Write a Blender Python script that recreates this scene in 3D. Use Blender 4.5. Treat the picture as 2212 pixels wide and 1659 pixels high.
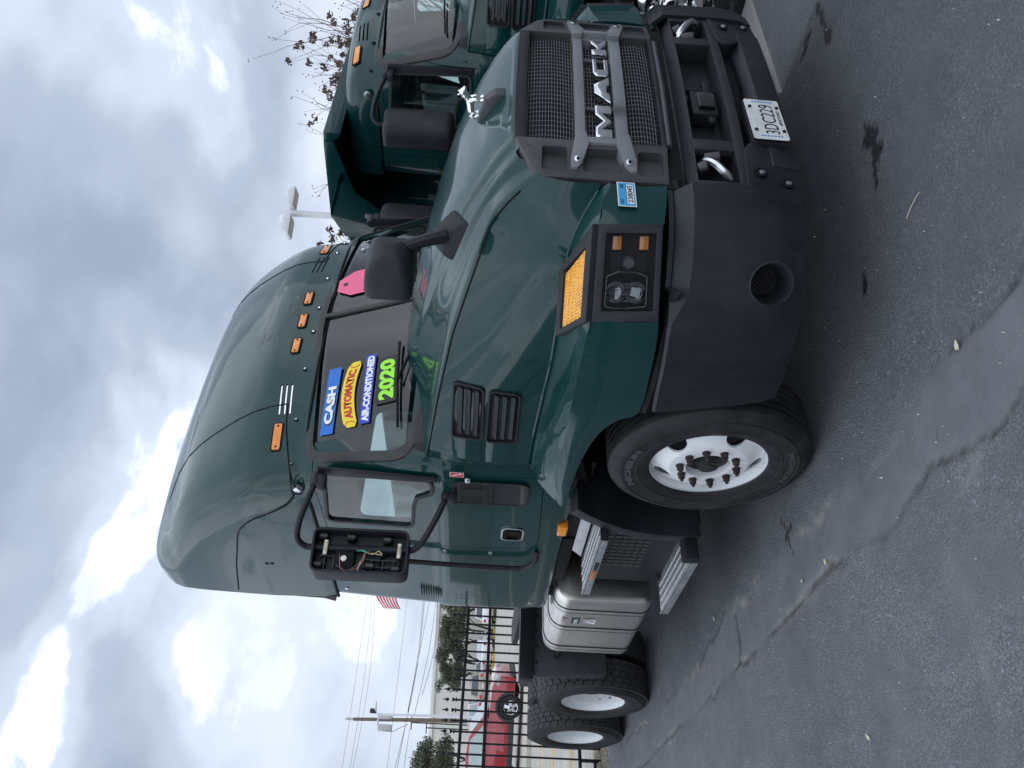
import bpy, bmesh, math, random
import numpy as np
from mathutils import Vector, Matrix, Quaternion
random.seed(7); rng = np.random.default_rng(7)
R = math.radians
S = bpy.context.scene
for o in list(bpy.data.objects): bpy.data.objects.remove(o)
C = S.collection

# ---------------------------------------------------------------- camera (phone held sideways)
CAM = Vector((3.2527, -3.2089, 1.6237)); YAW, PITCH, ROLL = 2.4859, -0.0280, 0.0613
fw = Vector((math.cos(YAW)*math.cos(PITCH), math.sin(YAW)*math.cos(PITCH), math.sin(PITCH)))
rt = Vector((math.sin(YAW), -math.cos(YAW), 0)); up = rt.cross(fw)
rt, up = math.cos(ROLL)*rt+math.sin(ROLL)*up, -math.sin(ROLL)*rt+math.cos(ROLL)*up
cd = bpy.data.cameras.new('camera'); cam = bpy.data.objects.new('camera', cd); C.objects.link(cam)
M3 = Matrix((-up, rt, -fw)).transposed()
cam.matrix_world = Matrix.Translation(CAM) @ M3.to_4x4()
cd.sensor_width = 36; cd.lens = 36*1658.8/2212; cd.clip_end = 3000; cd.clip_start = .05
S.camera = cam
S.render.resolution_x, S.render.resolution_y = 1024, 768

# ---------------------------------------------------------------- sky
SUN_EL, SUN_AZ = 46, -48          # azimuth of the sun counted from +X towards +Y
w = bpy.data.worlds.new('World'); S.world = w; w.use_nodes = True
nt = w.node_tree; nt.nodes.clear(); L = nt.links
def N(t, **k):
    n = nt.nodes.new(t)
    for a, b in k.items():
        if a == 'ins':
            for i, v in b.items(): n.inputs[i].default_value = v
        else: setattr(n, a, b)
    return n
def mth(op, a, b=None, c=None, clamp=False):
    n = N('ShaderNodeMath', operation=op, use_clamp=clamp)
    for i, v in enumerate((a, b, c)):
        if v is None: continue
        if isinstance(v, (int, float)): n.inputs[i].default_value = v
        else: L.new(v, n.inputs[i])
    return n.outputs[0]
def ramp(fac, stops, interp='LINEAR'):
    n = N('ShaderNodeValToRGB'); n.color_ramp.interpolation = interp
    e = n.color_ramp.elements
    while len(e) < len(stops): e.new(.5)
    for q, (p, c) in zip(e, stops): q.position = p; q.color = (*c, 1) if len(c) == 3 else c
    L.new(fac, n.inputs[0]); return n.outputs[0]
def mixc(f, a, b, bt='MIX'):
    n = N('ShaderNodeMix', data_type='RGBA', blend_type=bt)
    for s, v in ((0, f), (6, a), (7, b)):
        if isinstance(v, (int, float)): n.inputs[s].default_value = v
        elif isinstance(v, tuple): n.inputs[s].default_value = (*v, 1)
        else: L.new(v, n.inputs[s])
    return n.outputs[2]
sky = N('ShaderNodeTexSky', sky_type='NISHITA', sun_disc=False, sun_elevation=R(SUN_EL), sun_rotation=R(90-SUN_AZ), air_density=1.0, dust_density=.6, ozone_density=1.2)
tc = N('ShaderNodeTexCoord'); sp = N('ShaderNodeSeparateXYZ'); L.new(tc.outputs['Generated'], sp.inputs[0])
zz = mth('ADD', mth('MAXIMUM', sp.outputs[2], 0.0), .55)
cv = N('ShaderNodeCombineXYZ'); L.new(mth('DIVIDE', sp.outputs[0], zz), cv.inputs[0]); L.new(mth('DIVIDE', sp.outputs[1], zz), cv.inputs[1]); L.new(mth('MULTIPLY', sp.outputs[2], .6), cv.inputs[2])
SKYOFF = (4.3, 1.9, .6); SKYSHIFT = (.15, .25, 0)
def nz(scale, det, rough, dist=0., off=(0, 0, 0)):
    mp = N('ShaderNodeMapping'); mp.inputs['Location'].default_value = tuple(a+b for a, b in zip(off, SKYSHIFT)); L.new(cv.outputs[0], mp.inputs[0])
    n = N('ShaderNodeTexNoise'); n.inputs['Scale'].default_value = scale; n.inputs['Detail'].default_value = det
    n.inputs['Roughness'].default_value = rough; n.inputs['Distortion'].default_value = dist
    L.new(mp.outputs[0], n.inputs[0]); return n.outputs[0]
big = nz(1.25, 2.5, .5, 1.2, SKYOFF); med = nz(3.2, 9, .52, .25, (3.1, 1.7, 0)); soft = nz(2.2, 3, .5, .3, (9.1, 3.3, 2)); fine = nz(9., 7, .55, .2, (7, 2, 0))
dens = mth('ADD', mth('ADD', mth('MULTIPLY', big, .56), mth('MULTIPLY', med, .44)), mth('MULTIPLY', mth('SUBTRACT', fine, .5), .05))
K = 10.
def kc(r, g, b): return (r*K, g*K, b*K)
cloud = ramp(dens, [(.375, kc(.54, .58, .65)), (.425, kc(.50, .54, .615)), (.445, kc(.335, .38, .46)), (.51, kc(.235, .275, .345)), (.60, kc(.175, .21, .272)), (.74, kc(.24, .275, .34))], 'EASE')
cloud = mixc(ramp(soft, [(.46, (0, 0, 0)), (.68, (.75, .75, .75))], 'EASE'), cloud, kc(.41, .45, .52))
cloud = mixc(ramp(soft, [(.22, (.6, .6, .6)), (.44, (0, 0, 0))], 'EASE'), cloud, kc(.165, .20, .262))
cover = ramp(dens, [(.362, (0, 0, 0)), (.395, (1, 1, 1))], 'EASE')
col = mixc(cover, mixc(1., sky.outputs[0], (.62, .62, .62), 'MULTIPLY'), cloud)
hz = ramp(sp.outputs[2], [(0., (1, 1, 1)), (.10, (.55, .55, .55)), (.30, (0, 0, 0))], 'EASE')
col = mixc(mth('MULTIPLY', hz, .65), col, kc(.40, .445, .515))
bg = N('ShaderNodeBackground'); bg.inputs[1].default_value = .1; L.new(col, bg.inputs[0])
ow = N('ShaderNodeOutputWorld'); L.new(bg.outputs[0], ow.inputs[0])

sd = bpy.data.lights.new('sun', 'SUN'); sd.energy = 1.05; sd.angle = R(168); sd.color = (.90, .955, 1)
sun = bpy.data.objects.new('sun', sd); C.objects.link(sun)
sv = Vector((math.cos(R(SUN_AZ))*math.cos(R(SUN_EL)), math.sin(R(SUN_AZ))*math.cos(R(SUN_EL)), math.sin(R(SUN_EL))))
sun.rotation_euler = sv.to_track_quat('Z', 'Y').to_euler()
S.view_settings.view_transform = 'Standard'; S.view_settings.look = 'None'; S.view_settings.exposure = 1.1; S.view_settings.gamma = 1

# ---------------------------------------------------------------- materials
MATS = {}
def mat(name, col, rough=.5, metal=0., var=.12, nscale=6., bump=0., bscale=40., coat=0., rvar=.0, spec=.5, streak=None, alpha=None, wave=0., wscale=2., dust=0.):
    if name in MATS: return MATS[name]
    global nt, L
    m = bpy.data.materials.new(name); m.use_nodes = True; nt = m.node_tree; L = nt.links
    b = nt.nodes['Principled BSDF']; MATS[name] = m
    tc = N('ShaderNodeTexCoord'); mp = N('ShaderNodeMapping'); L.new(tc.outputs['Object'], mp.inputs[0])
    if streak: mp.inputs['Scale'].default_value = streak
    n = N('ShaderNodeTexNoise'); n.inputs['Scale'].default_value = nscale; n.inputs['Detail'].default_value = 6; n.inputs['Roughness'].default_value = .6
    L.new(mp.outputs[0], n.inputs[0])
    lo = tuple(max(0, c*(1-var)) for c in col); hi = tuple(min(1, c*(1+var)+var*.004) for c in col)
    bc_ = ramp(n.outputs[0], [(.3, lo), (.7, hi)])
    if dust:      # road film: blotches and fine specks
        d1 = N('ShaderNodeTexNoise'); d1.inputs['Scale'].default_value = 4.5; d1.inputs['Detail'].default_value = 9; d1.inputs['Roughness'].default_value = .7; L.new(tc.outputs['Object'], d1.inputs[0])
        d2 = N('ShaderNodeTexNoise'); d2.inputs['Scale'].default_value = 55; d2.inputs['Detail'].default_value = 3; L.new(tc.outputs['Object'], d2.inputs[0])
        fd = mth('ADD', mth('MULTIPLY', ramp(d1.outputs[0], [(.45, (0, 0, 0)), (.75, (1, 1, 1))]), dust), mth('MULTIPLY', ramp(d2.outputs[0], [(.66, (0, 0, 0)), (.74, (1, 1, 1))]), dust*1.2), clamp=True)
        bc_ = mixc(fd, bc_, (.17, .172, .178))
    L.new(bc_, b.inputs['Base Color'])
    b.inputs['Metallic'].default_value = metal; b.inputs['Specular IOR Level'].default_value = spec
    r = mth('ADD', mth('MULTIPLY', mth('SUBTRACT', n.outputs[0], .5), rvar*2), rough, clamp=True); L.new(r, b.inputs['Roughness'])
    if coat: b.inputs['Coat Weight'].default_value = coat; b.inputs['Coat Roughness'].default_value = .03
    nrm = None
    if bump:
        n2 = N('ShaderNodeTexNoise'); n2.inputs['Scale'].default_value = bscale; n2.inputs['Detail'].default_value = 4; L.new(tc.outputs['Object'], n2.inputs[0])
        bp = N('ShaderNodeBump'); bp.inputs['Strength'].default_value = bump; bp.inputs['Distance'].default_value = .004; L.new(n2.outputs[0], bp.inputs['Height'])
        L.new(bp.outputs[0], b.inputs['Normal']); nrm = bp.outputs[0]
    if wave:
        n3 = N('ShaderNodeTexNoise'); n3.inputs['Scale'].default_value = wscale; n3.inputs['Detail'].default_value = 2; L.new(tc.outputs['Object'], n3.inputs[0])
        bp = N('ShaderNodeBump'); bp.inputs['Strength'].default_value = wave; bp.inputs['Distance'].default_value = .02; L.new(n3.outputs[0], bp.inputs['Height'])
        if nrm is not None: L.new(nrm, bp.inputs['Normal'])
        L.new(bp.outputs[0], b.inputs['Normal'])
        if coat: L.new(bp.outputs[0], b.inputs['Coat Normal'])
    return m
def glassmat(name, tint, ior=1.55, rough=0.0, dirt=.06):
    if name in MATS: return MATS[name]
    global nt, L
    m = bpy.data.materials.new(name); m.use_nodes = True; nt = m.node_tree; L = nt.links; nt.nodes.clear(); MATS[name] = m
    tr = N('ShaderNodeBsdfTransparent'); tr.inputs[0].default_value = (*tint, 1)
    gl = N('ShaderNodeBsdfGlossy'); gl.inputs['Roughness'].default_value = rough; gl.inputs[0].default_value = (1, 1, 1, 1)
    lw = N('ShaderNodeLayerWeight'); lw.inputs[0].default_value = .5; f0 = ((ior-1)/(ior+1))**2
    fr = mth('ADD', mth('MULTIPLY', mth('POWER', lw.outputs['Facing'], 5.), 1-f0), f0)
    mx = N('ShaderNodeMixShader'); L.new(mth('MULTIPLY', fr, 1.5, clamp=True), mx.inputs[0]); L.new(tr.outputs[0], mx.inputs[1]); L.new(gl.outputs[0], mx.inputs[2])
    df = N('ShaderNodeBsdfDiffuse'); df.inputs[0].default_value = (.35, .36, .37, 1)
    tc = N('ShaderNodeTexCoord'); n = N('ShaderNodeTexNoise'); n.inputs['Scale'].default_value = 5; n.inputs['Detail'].default_value = 8; L.new(tc.outputs['Object'], n.inputs[0])
    m2 = N('ShaderNodeMixShader'); L.new(mth('MULTIPLY', n.outputs[0], dirt), m2.inputs[0]); L.new(mx.outputs[0], m2.inputs[1]); L.new(df.outputs[0], m2.inputs[2])
    o = N('ShaderNodeOutputMaterial'); L.new(m2.outputs[0], o.inputs[0]); return m
mat('paint', (.0022, .034, .033), .32, 0, .10, 3, coat=.62, spec=.12, rvar=.08, wave=.045, wscale=1.6, dust=.035)
mat('paint2', (.0022, .030, .031), .34, 0, .10, 3, coat=.65, spec=.12, rvar=.08, wave=.05, wscale=1.6)
mat('paint_ghost', (.0022, .024, .023), .3, 0, .10, 3, spec=.2, coat=.55)
mat('plastic', (.010, .0115, .0155), .5, 0, .35, 3.5, bump=.12, bscale=350, rvar=.1, spec=.32, dust=.05)
mat('plastic_bezel', (.018, .019, .023), .5, 0, .2, 5, bump=.1, bscale=350, spec=.35)
mat('plastic_wing', (.050, .048, .052), .5, 0, .2, 5, bump=.12, bscale=350, spec=.4, dust=.06)
mat('chrome_dark', (.16, .165, .175), .08, 1., .2, 30)
mat('plastic_bumper', (.0075, .009, .0135), .45, 0, .40, 3.0, bump=.10, bscale=300, rvar=.14, streak=(1.5, 1.5, .7), spec=.36, dust=.055)
mat('plastic_mesh', (.12, .122, .128), .5, 0, .2, 9)
mat('plastic_faded', (.175, .18, .19), .55, 0, .15, 5, bump=.15, bscale=300, rvar=.1)
mat('plastic_grey', (.045, .046, .052), .5, 0, .25, 5, bump=.12, bscale=300, rvar=.1)
mat('rubber', (.0115, .012, .0135), .6, 0, .35, 9, bump=.25, bscale=90, rvar=.12, spec=.32, dust=.10)
mat('rubber_letter', (.055, .055, .058), .7)
mat('rubber_worn', (.032, .032, .034), .75, 0, .3, 14, bump=.3, bscale=120, rvar=.1)
mat('gasket', (.03, .029, .028), .6, 0, .3, 12, bump=.1)
mat('black', (.004, .004, .005), .6, 0, .3, 8, spec=.2)
mat('dark_metal', (.012, .012, .014), .5, .2, .4, 9, bump=.15, bscale=60, spec=.3)
mat('chrome', (.86, .87, .88), .06, 1., .04, 8, rvar=.04)
mat('chrome_sat', (.62, .63, .65), .22, 1., .10, 20, rvar=.06)
mat('aluminium', (.62, .60, .56), .33, 1., .12, 8, streak=(1.0, 1, 26), rvar=.08, bump=.05, bscale=120)
mat('tread_plate', (.50, .51, .52), .5, 1., .15, 20, rvar=.1, bump=.1, bscale=150)
mat('wheel_white', (.74, .75, .76), .28, 0, .05, 7, coat=.3, rvar=.08, dust=.16)
mat('rust', (.042, .030, .026), .7, .3, .5, 22, bump=.3, bscale=120)
mat('hub_dark', (.022, .022, .022), .6, .2, .4, 14, bump=.3, bscale=70)
mat('amber', (.80, .24, .012), .18, 0, .10, 30, coat=.7)
mat('amber_dim', (.50, .16, .025), .25, 0, .10, 30, coat=.7)
mat('amber_bright', (.95, .40, .02), .12, 0, .25, 60, coat=1.)
mat('lens_dark', (.004, .004, .005), .12, 0, .2, 20, coat=1.)
mat('white_paint', (.78, .78, .78), .45, 0, .05, 7)
mat('ink', (.012, .012, .014), .5, 0, .1, 20)
mat('red_ink', (.55, .02, .03), .45, 0, .08, 20)
mat('blue_ink', (.01, .14, .55), .4, 0, .05, 20)
mat('skyblue_ink', (.05, .33, .62), .4, 0, .05, 20)
mat('yellow_ink', (.85, .62, .015), .4, 0, .05, 20)
mat('green_ink', (.33, .85, .03), .4, 0, .05, 20)
mat('pink_ink', (.85, .12, .25), .4, 0, .05, 20)
mat('seat', (.06, .06, .065), .85, 0, .2, 12)
mat('dash', (.018, .018, .02), .6, 0, .2, 12)
mat('liner', (.06, .062, .062), .85, 0, .1, 8)
glassmat('glass', (.60, .70, .68), dirt=.01); glassmat('glass_dark', (.10, .12, .12)); glassmat('lens', (.90, .91, .92), 1.27, 0, .002)
glassmat('amber_lens', (.95, .45, .05), 1.5, .05, .03)

# ---------------------------------------------------------------- mesh helpers
def setp(o, label=None, cat=None, group=None, kind=None):
    for k, v in (('label', label), ('category', cat), ('group', group), ('kind', kind)):
        if v: o[k] = v
    return o
def link(name, me, m=None, parent=None, smooth=30):
    o = bpy.data.objects.new(name, me); C.objects.link(o); o.parent = parent
    if m and me is not None:
        me.materials.clear(); me.materials.append(MATS[m] if isinstance(m, str) else m)
    if smooth and me is not None and len(me.polygons):
        me.polygons.foreach_set('use_smooth', [True]*len(me.polygons)); me.set_sharp_from_angle(angle=R(smooth))
    return o
def empty(name, loc=(0, 0, 0), rz=0, parent=None):
    o = bpy.data.objects.new(name, None); C.objects.link(o); o.location = loc; o.rotation_euler = (0, 0, rz); o.empty_display_size = .2; o.parent = parent; return o
def mesh(v, f):
    me = bpy.data.meshes.new('m'); me.from_pydata([tuple(p) for p in v], [], [tuple(q) for q in f]); me.update(); return me
class MB:
    def __init__(s): s.v = []; s.f = []
    def add(s, v, f): b = len(s.v); s.v += [tuple(p) for p in v]; s.f += [tuple(i+b for i in q) for q in f]; return s
    def box(s, a, b, rot=None, org=None):
        x0, y0, z0 = a; x1, y1, z1 = b
        v = [Vector(p) for p in ((x0,y0,z0),(x1,y0,z0),(x1,y1,z0),(x0,y1,z0),(x0,y0,z1),(x1,y0,z1),(x1,y1,z1),(x0,y1,z1))]
        if rot is not None:
            o = Vector(org) if org is not None else sum(v, Vector())/8
            v = [o+rot@(p-o) for p in v]
        return s.add(v, [(0,3,2,1),(4,5,6,7),(0,1,5,4),(1,2,6,5),(2,3,7,6),(3,0,4,7)])
    def tube(s, pts, r, n=8, cap=True):
        pts = [Vector(p) for p in pts]; m = len(pts); rr = r if isinstance(r, (list, tuple)) else [r]*m
        t0 = (pts[1]-pts[0]).normalized(); a = t0.orthogonal().normalized(); vs = []
        for i in range(m):
            t = ((pts[min(i+1, m-1)]-pts[max(i-1, 0)])).normalized()
            a = (a-t*a.dot(t)); a = a.normalized() if a.length > 1e-6 else t.orthogonal().normalized(); b = t.cross(a)
            for k in range(n):
                q = 2*math.pi*k/n; vs.append(pts[i]+(a*math.cos(q)+b*math.sin(q))*rr[i])
        fs = [(i*n+k, i*n+(k+1) % n, (i+1)*n+(k+1) % n, (i+1)*n+k) for i in range(m-1) for k in range(n)]
        if cap: fs += [tuple(range(n-1, -1, -1)), tuple((m-1)*n+k for k in range(n))]
        return s.add(vs, fs)
    def prism(s, poly, lo, hi, axis='Y', fn=None):
        n = len(poly); mk = {'Y': lambda p, h: (p[0], h, p[1]), 'X': lambda p, h: (h, p[0], p[1]), 'Z': lambda p, h: (p[0], p[1], h)}[axis]
        v = [mk(p, lo) for p in poly]+[mk(p, hi) for p in poly]
        if fn: v = [fn(q) for q in v]
        return s.add(v, [tuple(range(n)), tuple(range(2*n-1, n-1, -1))]+[(i, i+n, (i+1) % n+n, (i+1) % n) for i in range(n)])
    def lathe(s, prof, n=48, axis='Y', c=(0, 0, 0), closed=False, a0=0, cap=False):
        c = Vector(c); vs = []
        for k in range(n):
            q = 2*math.pi*k/n+a0; ca, sa = math.cos(q), math.sin(q)
            for r, h in prof:
                vs.append(c+Vector({'Y': (r*ca, h, r*sa), 'X': (h, r*ca, r*sa), 'Z': (r*ca, r*sa, h)}[axis]))
        m = len(prof); mm = m if closed else m-1
        fs = [(k*m+i, k*m+(i+1) % m, ((k+1) % n)*m+(i+1) % m, ((k+1) % n)*m+i) for k in range(n) for i in range(mm)]
        if cap: fs += [tuple(k*m for k in range(n)), tuple(k*m+m-1 for k in range(n-1, -1, -1))]
        return s.add(vs, fs)
    def ball(s, c, rad, n=10, m=7, rot=None):
        c = Vector(c); rad = Vector(rad) if not isinstance(rad, (int, float)) else Vector((rad,)*3); vs = []
        for i in range(m+1):
            th = math.pi*i/m
            for k in range(n):
                ph = 2*math.pi*k/n; p = Vector((math.sin(th)*math.cos(ph)*rad.x, math.sin(th)*math.sin(ph)*rad.y, math.cos(th)*rad.z))
                vs.append(c+(rot@p if rot is not None else p))
        return s.add(vs, [(i*n+k, (i+1)*n+k, (i+1)*n+(k+1) % n, i*n+(k+1) % n) for i in range(m) for k in range(n)])
    def grid(s, rows, cu=False):
        m = len(rows); n = len(rows[0]); nn = n if cu else n-1
        return s.add([p for r in rows for p in r], [(i*n+j, i*n+(j+1) % n, (i+1)*n+(j+1) % n, (i+1)*n+j) for i in range(m-1) for j in range(nn)])
    def me(s, bevel=0, seg=2, fix=True, ang=35):
        me = mesh(s.v, s.f); bm = bmesh.new(); bm.from_mesh(me)
        bmesh.ops.remove_doubles(bm, verts=bm.verts, dist=1e-5)
        if fix: bmesh.ops.recalc_face_normals(bm, faces=bm.faces)
        if bevel:
            es = [e for e in bm.edges if len(e.link_faces) == 2 and e.calc_face_angle(0) > R(ang)]
            bmesh.ops.bevel(bm, geom=es, offset=bevel, segments=seg, profile=.6, affect='EDGES', clamp_overlap=True)
        bm.to_mesh(me); bm.free(); return me
    def obj(s, name, m, parent=None, bevel=0, seg=2, smooth=35, fix=True): return link(name, s.me(bevel, seg, fix), m, parent, smooth)
def cr(pts, n=6, closed=False):
    P = [np.array(p, float) for p in pts]; out = []; m = len(P)
    for i in range(m if closed else m-1):
        p1, p2 = P[i], P[(i+1) % m]
        p0 = P[i-1] if (closed or i > 0) else 2*p1-p2
        p3 = P[(i+2) % m] if (closed or i+2 < m) else 2*p2-p1
        for k in range(n):
            t = k/n; out.append(.5*((2*p1)+(p2-p0)*t+(2*p0-5*p1+4*p2-p3)*t*t+(3*p1-p0-3*p2+p3)*t**3))
    if not closed: out.append(P[-1])
    return [tuple(map(float, p)) for p in out]
def rpoly(pts, r, n=5):
    out = []; m = len(pts)
    for i in range(m):
        p = Vector(pts[i]); a = Vector(pts[i-1])-p; b = Vector(pts[(i+1) % m])-p
        ri = r[i] if isinstance(r, (list, tuple)) else r
        ang = a.angle(b); d = min(ri/max(math.tan(ang/2), 1e-3), a.length*.48, b.length*.48)
        s, e = p+a.normalized()*d, p+b.normalized()*d
        for k in range(n+1):
            t = k/n; out.append(tuple((1-t)**2*s+2*t*(1-t)*p+t*t*e))
    return out
def rect(x0, x1, z0, z1, r=0, n=4): return rpoly([(x0, z0), (x1, z0), (x1, z1), (x0, z1)], r, n) if r else [(x0, z0), (x1, z0), (x1, z1), (x0, z1)]
def fixn(me):
    bm = bmesh.new(); bm.from_mesh(me); bmesh.ops.recalc_face_normals(bm, faces=bm.faces); bm.to_mesh(me); bm.free()
def boolean(o, cutters, op='DIFFERENCE', fix=False):
    if fix: fixn(o.data)
    par = o.parent; o.parent = None
    for c in cutters:
        md = o.modifiers.new('b', 'BOOLEAN'); md.operation = op; md.object = c; md.solver = 'EXACT'
    bake(o)
    for c in cutters: bpy.data.objects.remove(c)
    o.parent = par
    return o
def bake(o, smooth=32):
    bpy.context.view_layer.update(); dg = bpy.context.evaluated_depsgraph_get(); m = o.data.materials[0] if o.data.materials else None
    me = bpy.data.meshes.new_from_object(o.evaluated_get(dg)); o.modifiers.clear(); o.data = me
    me.materials.clear(); 
    if m: me.materials.append(m)
    me.polygons.foreach_set('material_index', [0]*len(me.polygons))
    me.polygons.foreach_set('use_smooth', [True]*len(me.polygons)); me.set_sharp_from_angle(angle=R(smooth)); return o
def cutter(poly, lo, hi, axis, fn=None): return link('cut', MB().prism(poly, lo, hi, axis, fn).me(), None, None, 0)
def solid(o, t, off=-1, keep=False):
    md = o.modifiers.new('s', 'SOLIDIFY'); md.thickness = t; md.offset = off; md.use_even_offset = True
    if not keep: bake(o)
    return o
def textmesh(txt, size=1., bold=0., extrude=0., spacing=1., align='CENTER', shear=0.):
    cu = bpy.data.curves.new('t', 'FONT'); cu.body = txt; cu.size = size; cu.offset = bold; cu.extrude = extrude; cu.align_x = align; cu.align_y = 'CENTER'
    cu.space_character = spacing; cu.shear = shear; cu.resolution_u = 3
    o = bpy.data.objects.new('t', cu); C.objects.link(o); bpy.context.view_layer.update()
    me = bpy.data.meshes.new_from_object(o.evaluated_get(bpy.context.evaluated_depsgraph_get())); bpy.data.objects.remove(o); return me
def text(name, txt, size, m, parent, fn, bold=0., spacing=1., extrude=.0, shear=0., wid=None, hgt=None):
    """text lying in (u, v); fn maps (u, v, h) to a point"""
    me = textmesh(txt, size, bold, extrude, spacing, 'CENTER', shear)
    xs = [v.co.x for v in me.vertices]; ys = [v.co.y for v in me.vertices]
    cx, cy = (min(xs)+max(xs))/2, (min(ys)+max(ys))/2
    sx = wid/(max(xs)-min(xs)) if wid else 1; sy = hgt/(max(ys)-min(ys)) if hgt else 1
    if len(txt) > 3 or wid:
        bm = bmesh.new(); bm.from_mesh(me); bmesh.ops.triangulate(bm, faces=bm.faces); bm.to_mesh(me); bm.free()
    for v in me.vertices: v.co = Vector(fn((v.co.x-cx)*sx, (v.co.y-cy)*sy, v.co.z))
    return link(name, me, m, parent, 0)
def copy_tree(o, parent=None):
    c = o.copy(); C.objects.link(c); c.parent = parent
    for ch in list(o.children): copy_tree(ch, c)
    return c
def disc(c, n, r, h, seg=14):
    c = Vector(c); n = Vector(n).normalized(); return MB().tube([c, c+n*h], r, seg)
# ================================================================ ground
def dist_poly(P, pts):
    d = np.full(len(P), 1e9)
    for a, b in zip(pts[:-1], pts[1:]):
        a = np.array(a); b = np.array(b); e = b-a; t = np.clip(((P-a)@e)/(e@e+1e-12), 0, 1)
        d = np.minimum(d, np.hypot(*(P-(a+t[:, None]*e)).T))
    return d
def vnoise(P, s, seed=0):
    r = np.random.default_rng(seed); T = r.random((64, 64)); q = P*s; i = np.floor(q).astype(int); f = q-i; f = f*f*(3-2*f)
    g = lambda a, b: T[(i[:, 0]+a) % 64, (i[:, 1]+b) % 64]
    return (g(0,0)*(1-f[:,0])+g(1,0)*f[:,0])*(1-f[:,1])+(g(0,1)*(1-f[:,0])+g(1,1)*f[:,0])*f[:,1]
def fbm(P, s, o=4, seed=0): return sum(vnoise(P, s*2**k, seed+k)*.5**k for k in range(o))/sum(.5**k for k in range(o))
crA = [(6, -1.42), (2.6, -1.45), (1.68,-1.44),(1.52,-1.43),(1.3,-1.42),(1.01,-1.41),(.77,-1.46),(.51,-1.46),(.17,-1.43),(-.29,-1.38),(-.64,-1.36),(-.87,-1.33),(-1.0,-1.35),(-1.05,-1.39),(-1.3,-1.33),(-1.6,-1.28),(-2.15,-1.38),(-2.5,-1.4),(-3.01,-1.37),(-3.52,-1.35),(-4.29,-1.33),(-5.45,-1.25),(-6.2,-1.28)]
crB = [(6, -1.75), (2.6, -1.72), (1.48,-1.74),(1.33,-1.78),(1.18,-1.75),(.93,-1.69),(.72,-1.75),(.47,-1.75),(.13,-1.69),(.01,-1.66),(-.15,-1.68),(-.34,-1.69),(-.51,-1.7),(-.72,-1.68),(-.91,-1.68),(-1.14,-1.7),(-1.39,-1.67),(-1.65,-1.66),(-2.03,-1.67),(-2.29,-1.68),(-2.74,-1.66),(-3.34,-1.63),(-4.05,-1.63),(-4.6,-1.62),(-6.2,-1.6)]
crC = [(-1.38,-1.35),(-1.37,-1.46),(-1.39,-1.55),(-1.44,-1.65)]
crD = [(1.2, -1.8), (.9,-1.97),(.86,-2.05),(.88,-2.17),(.88,-2.25),(.87,-2.35),(.86,-2.42),(.89,-2.49),(.8,-2.8), (.7, -3.3)]
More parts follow.
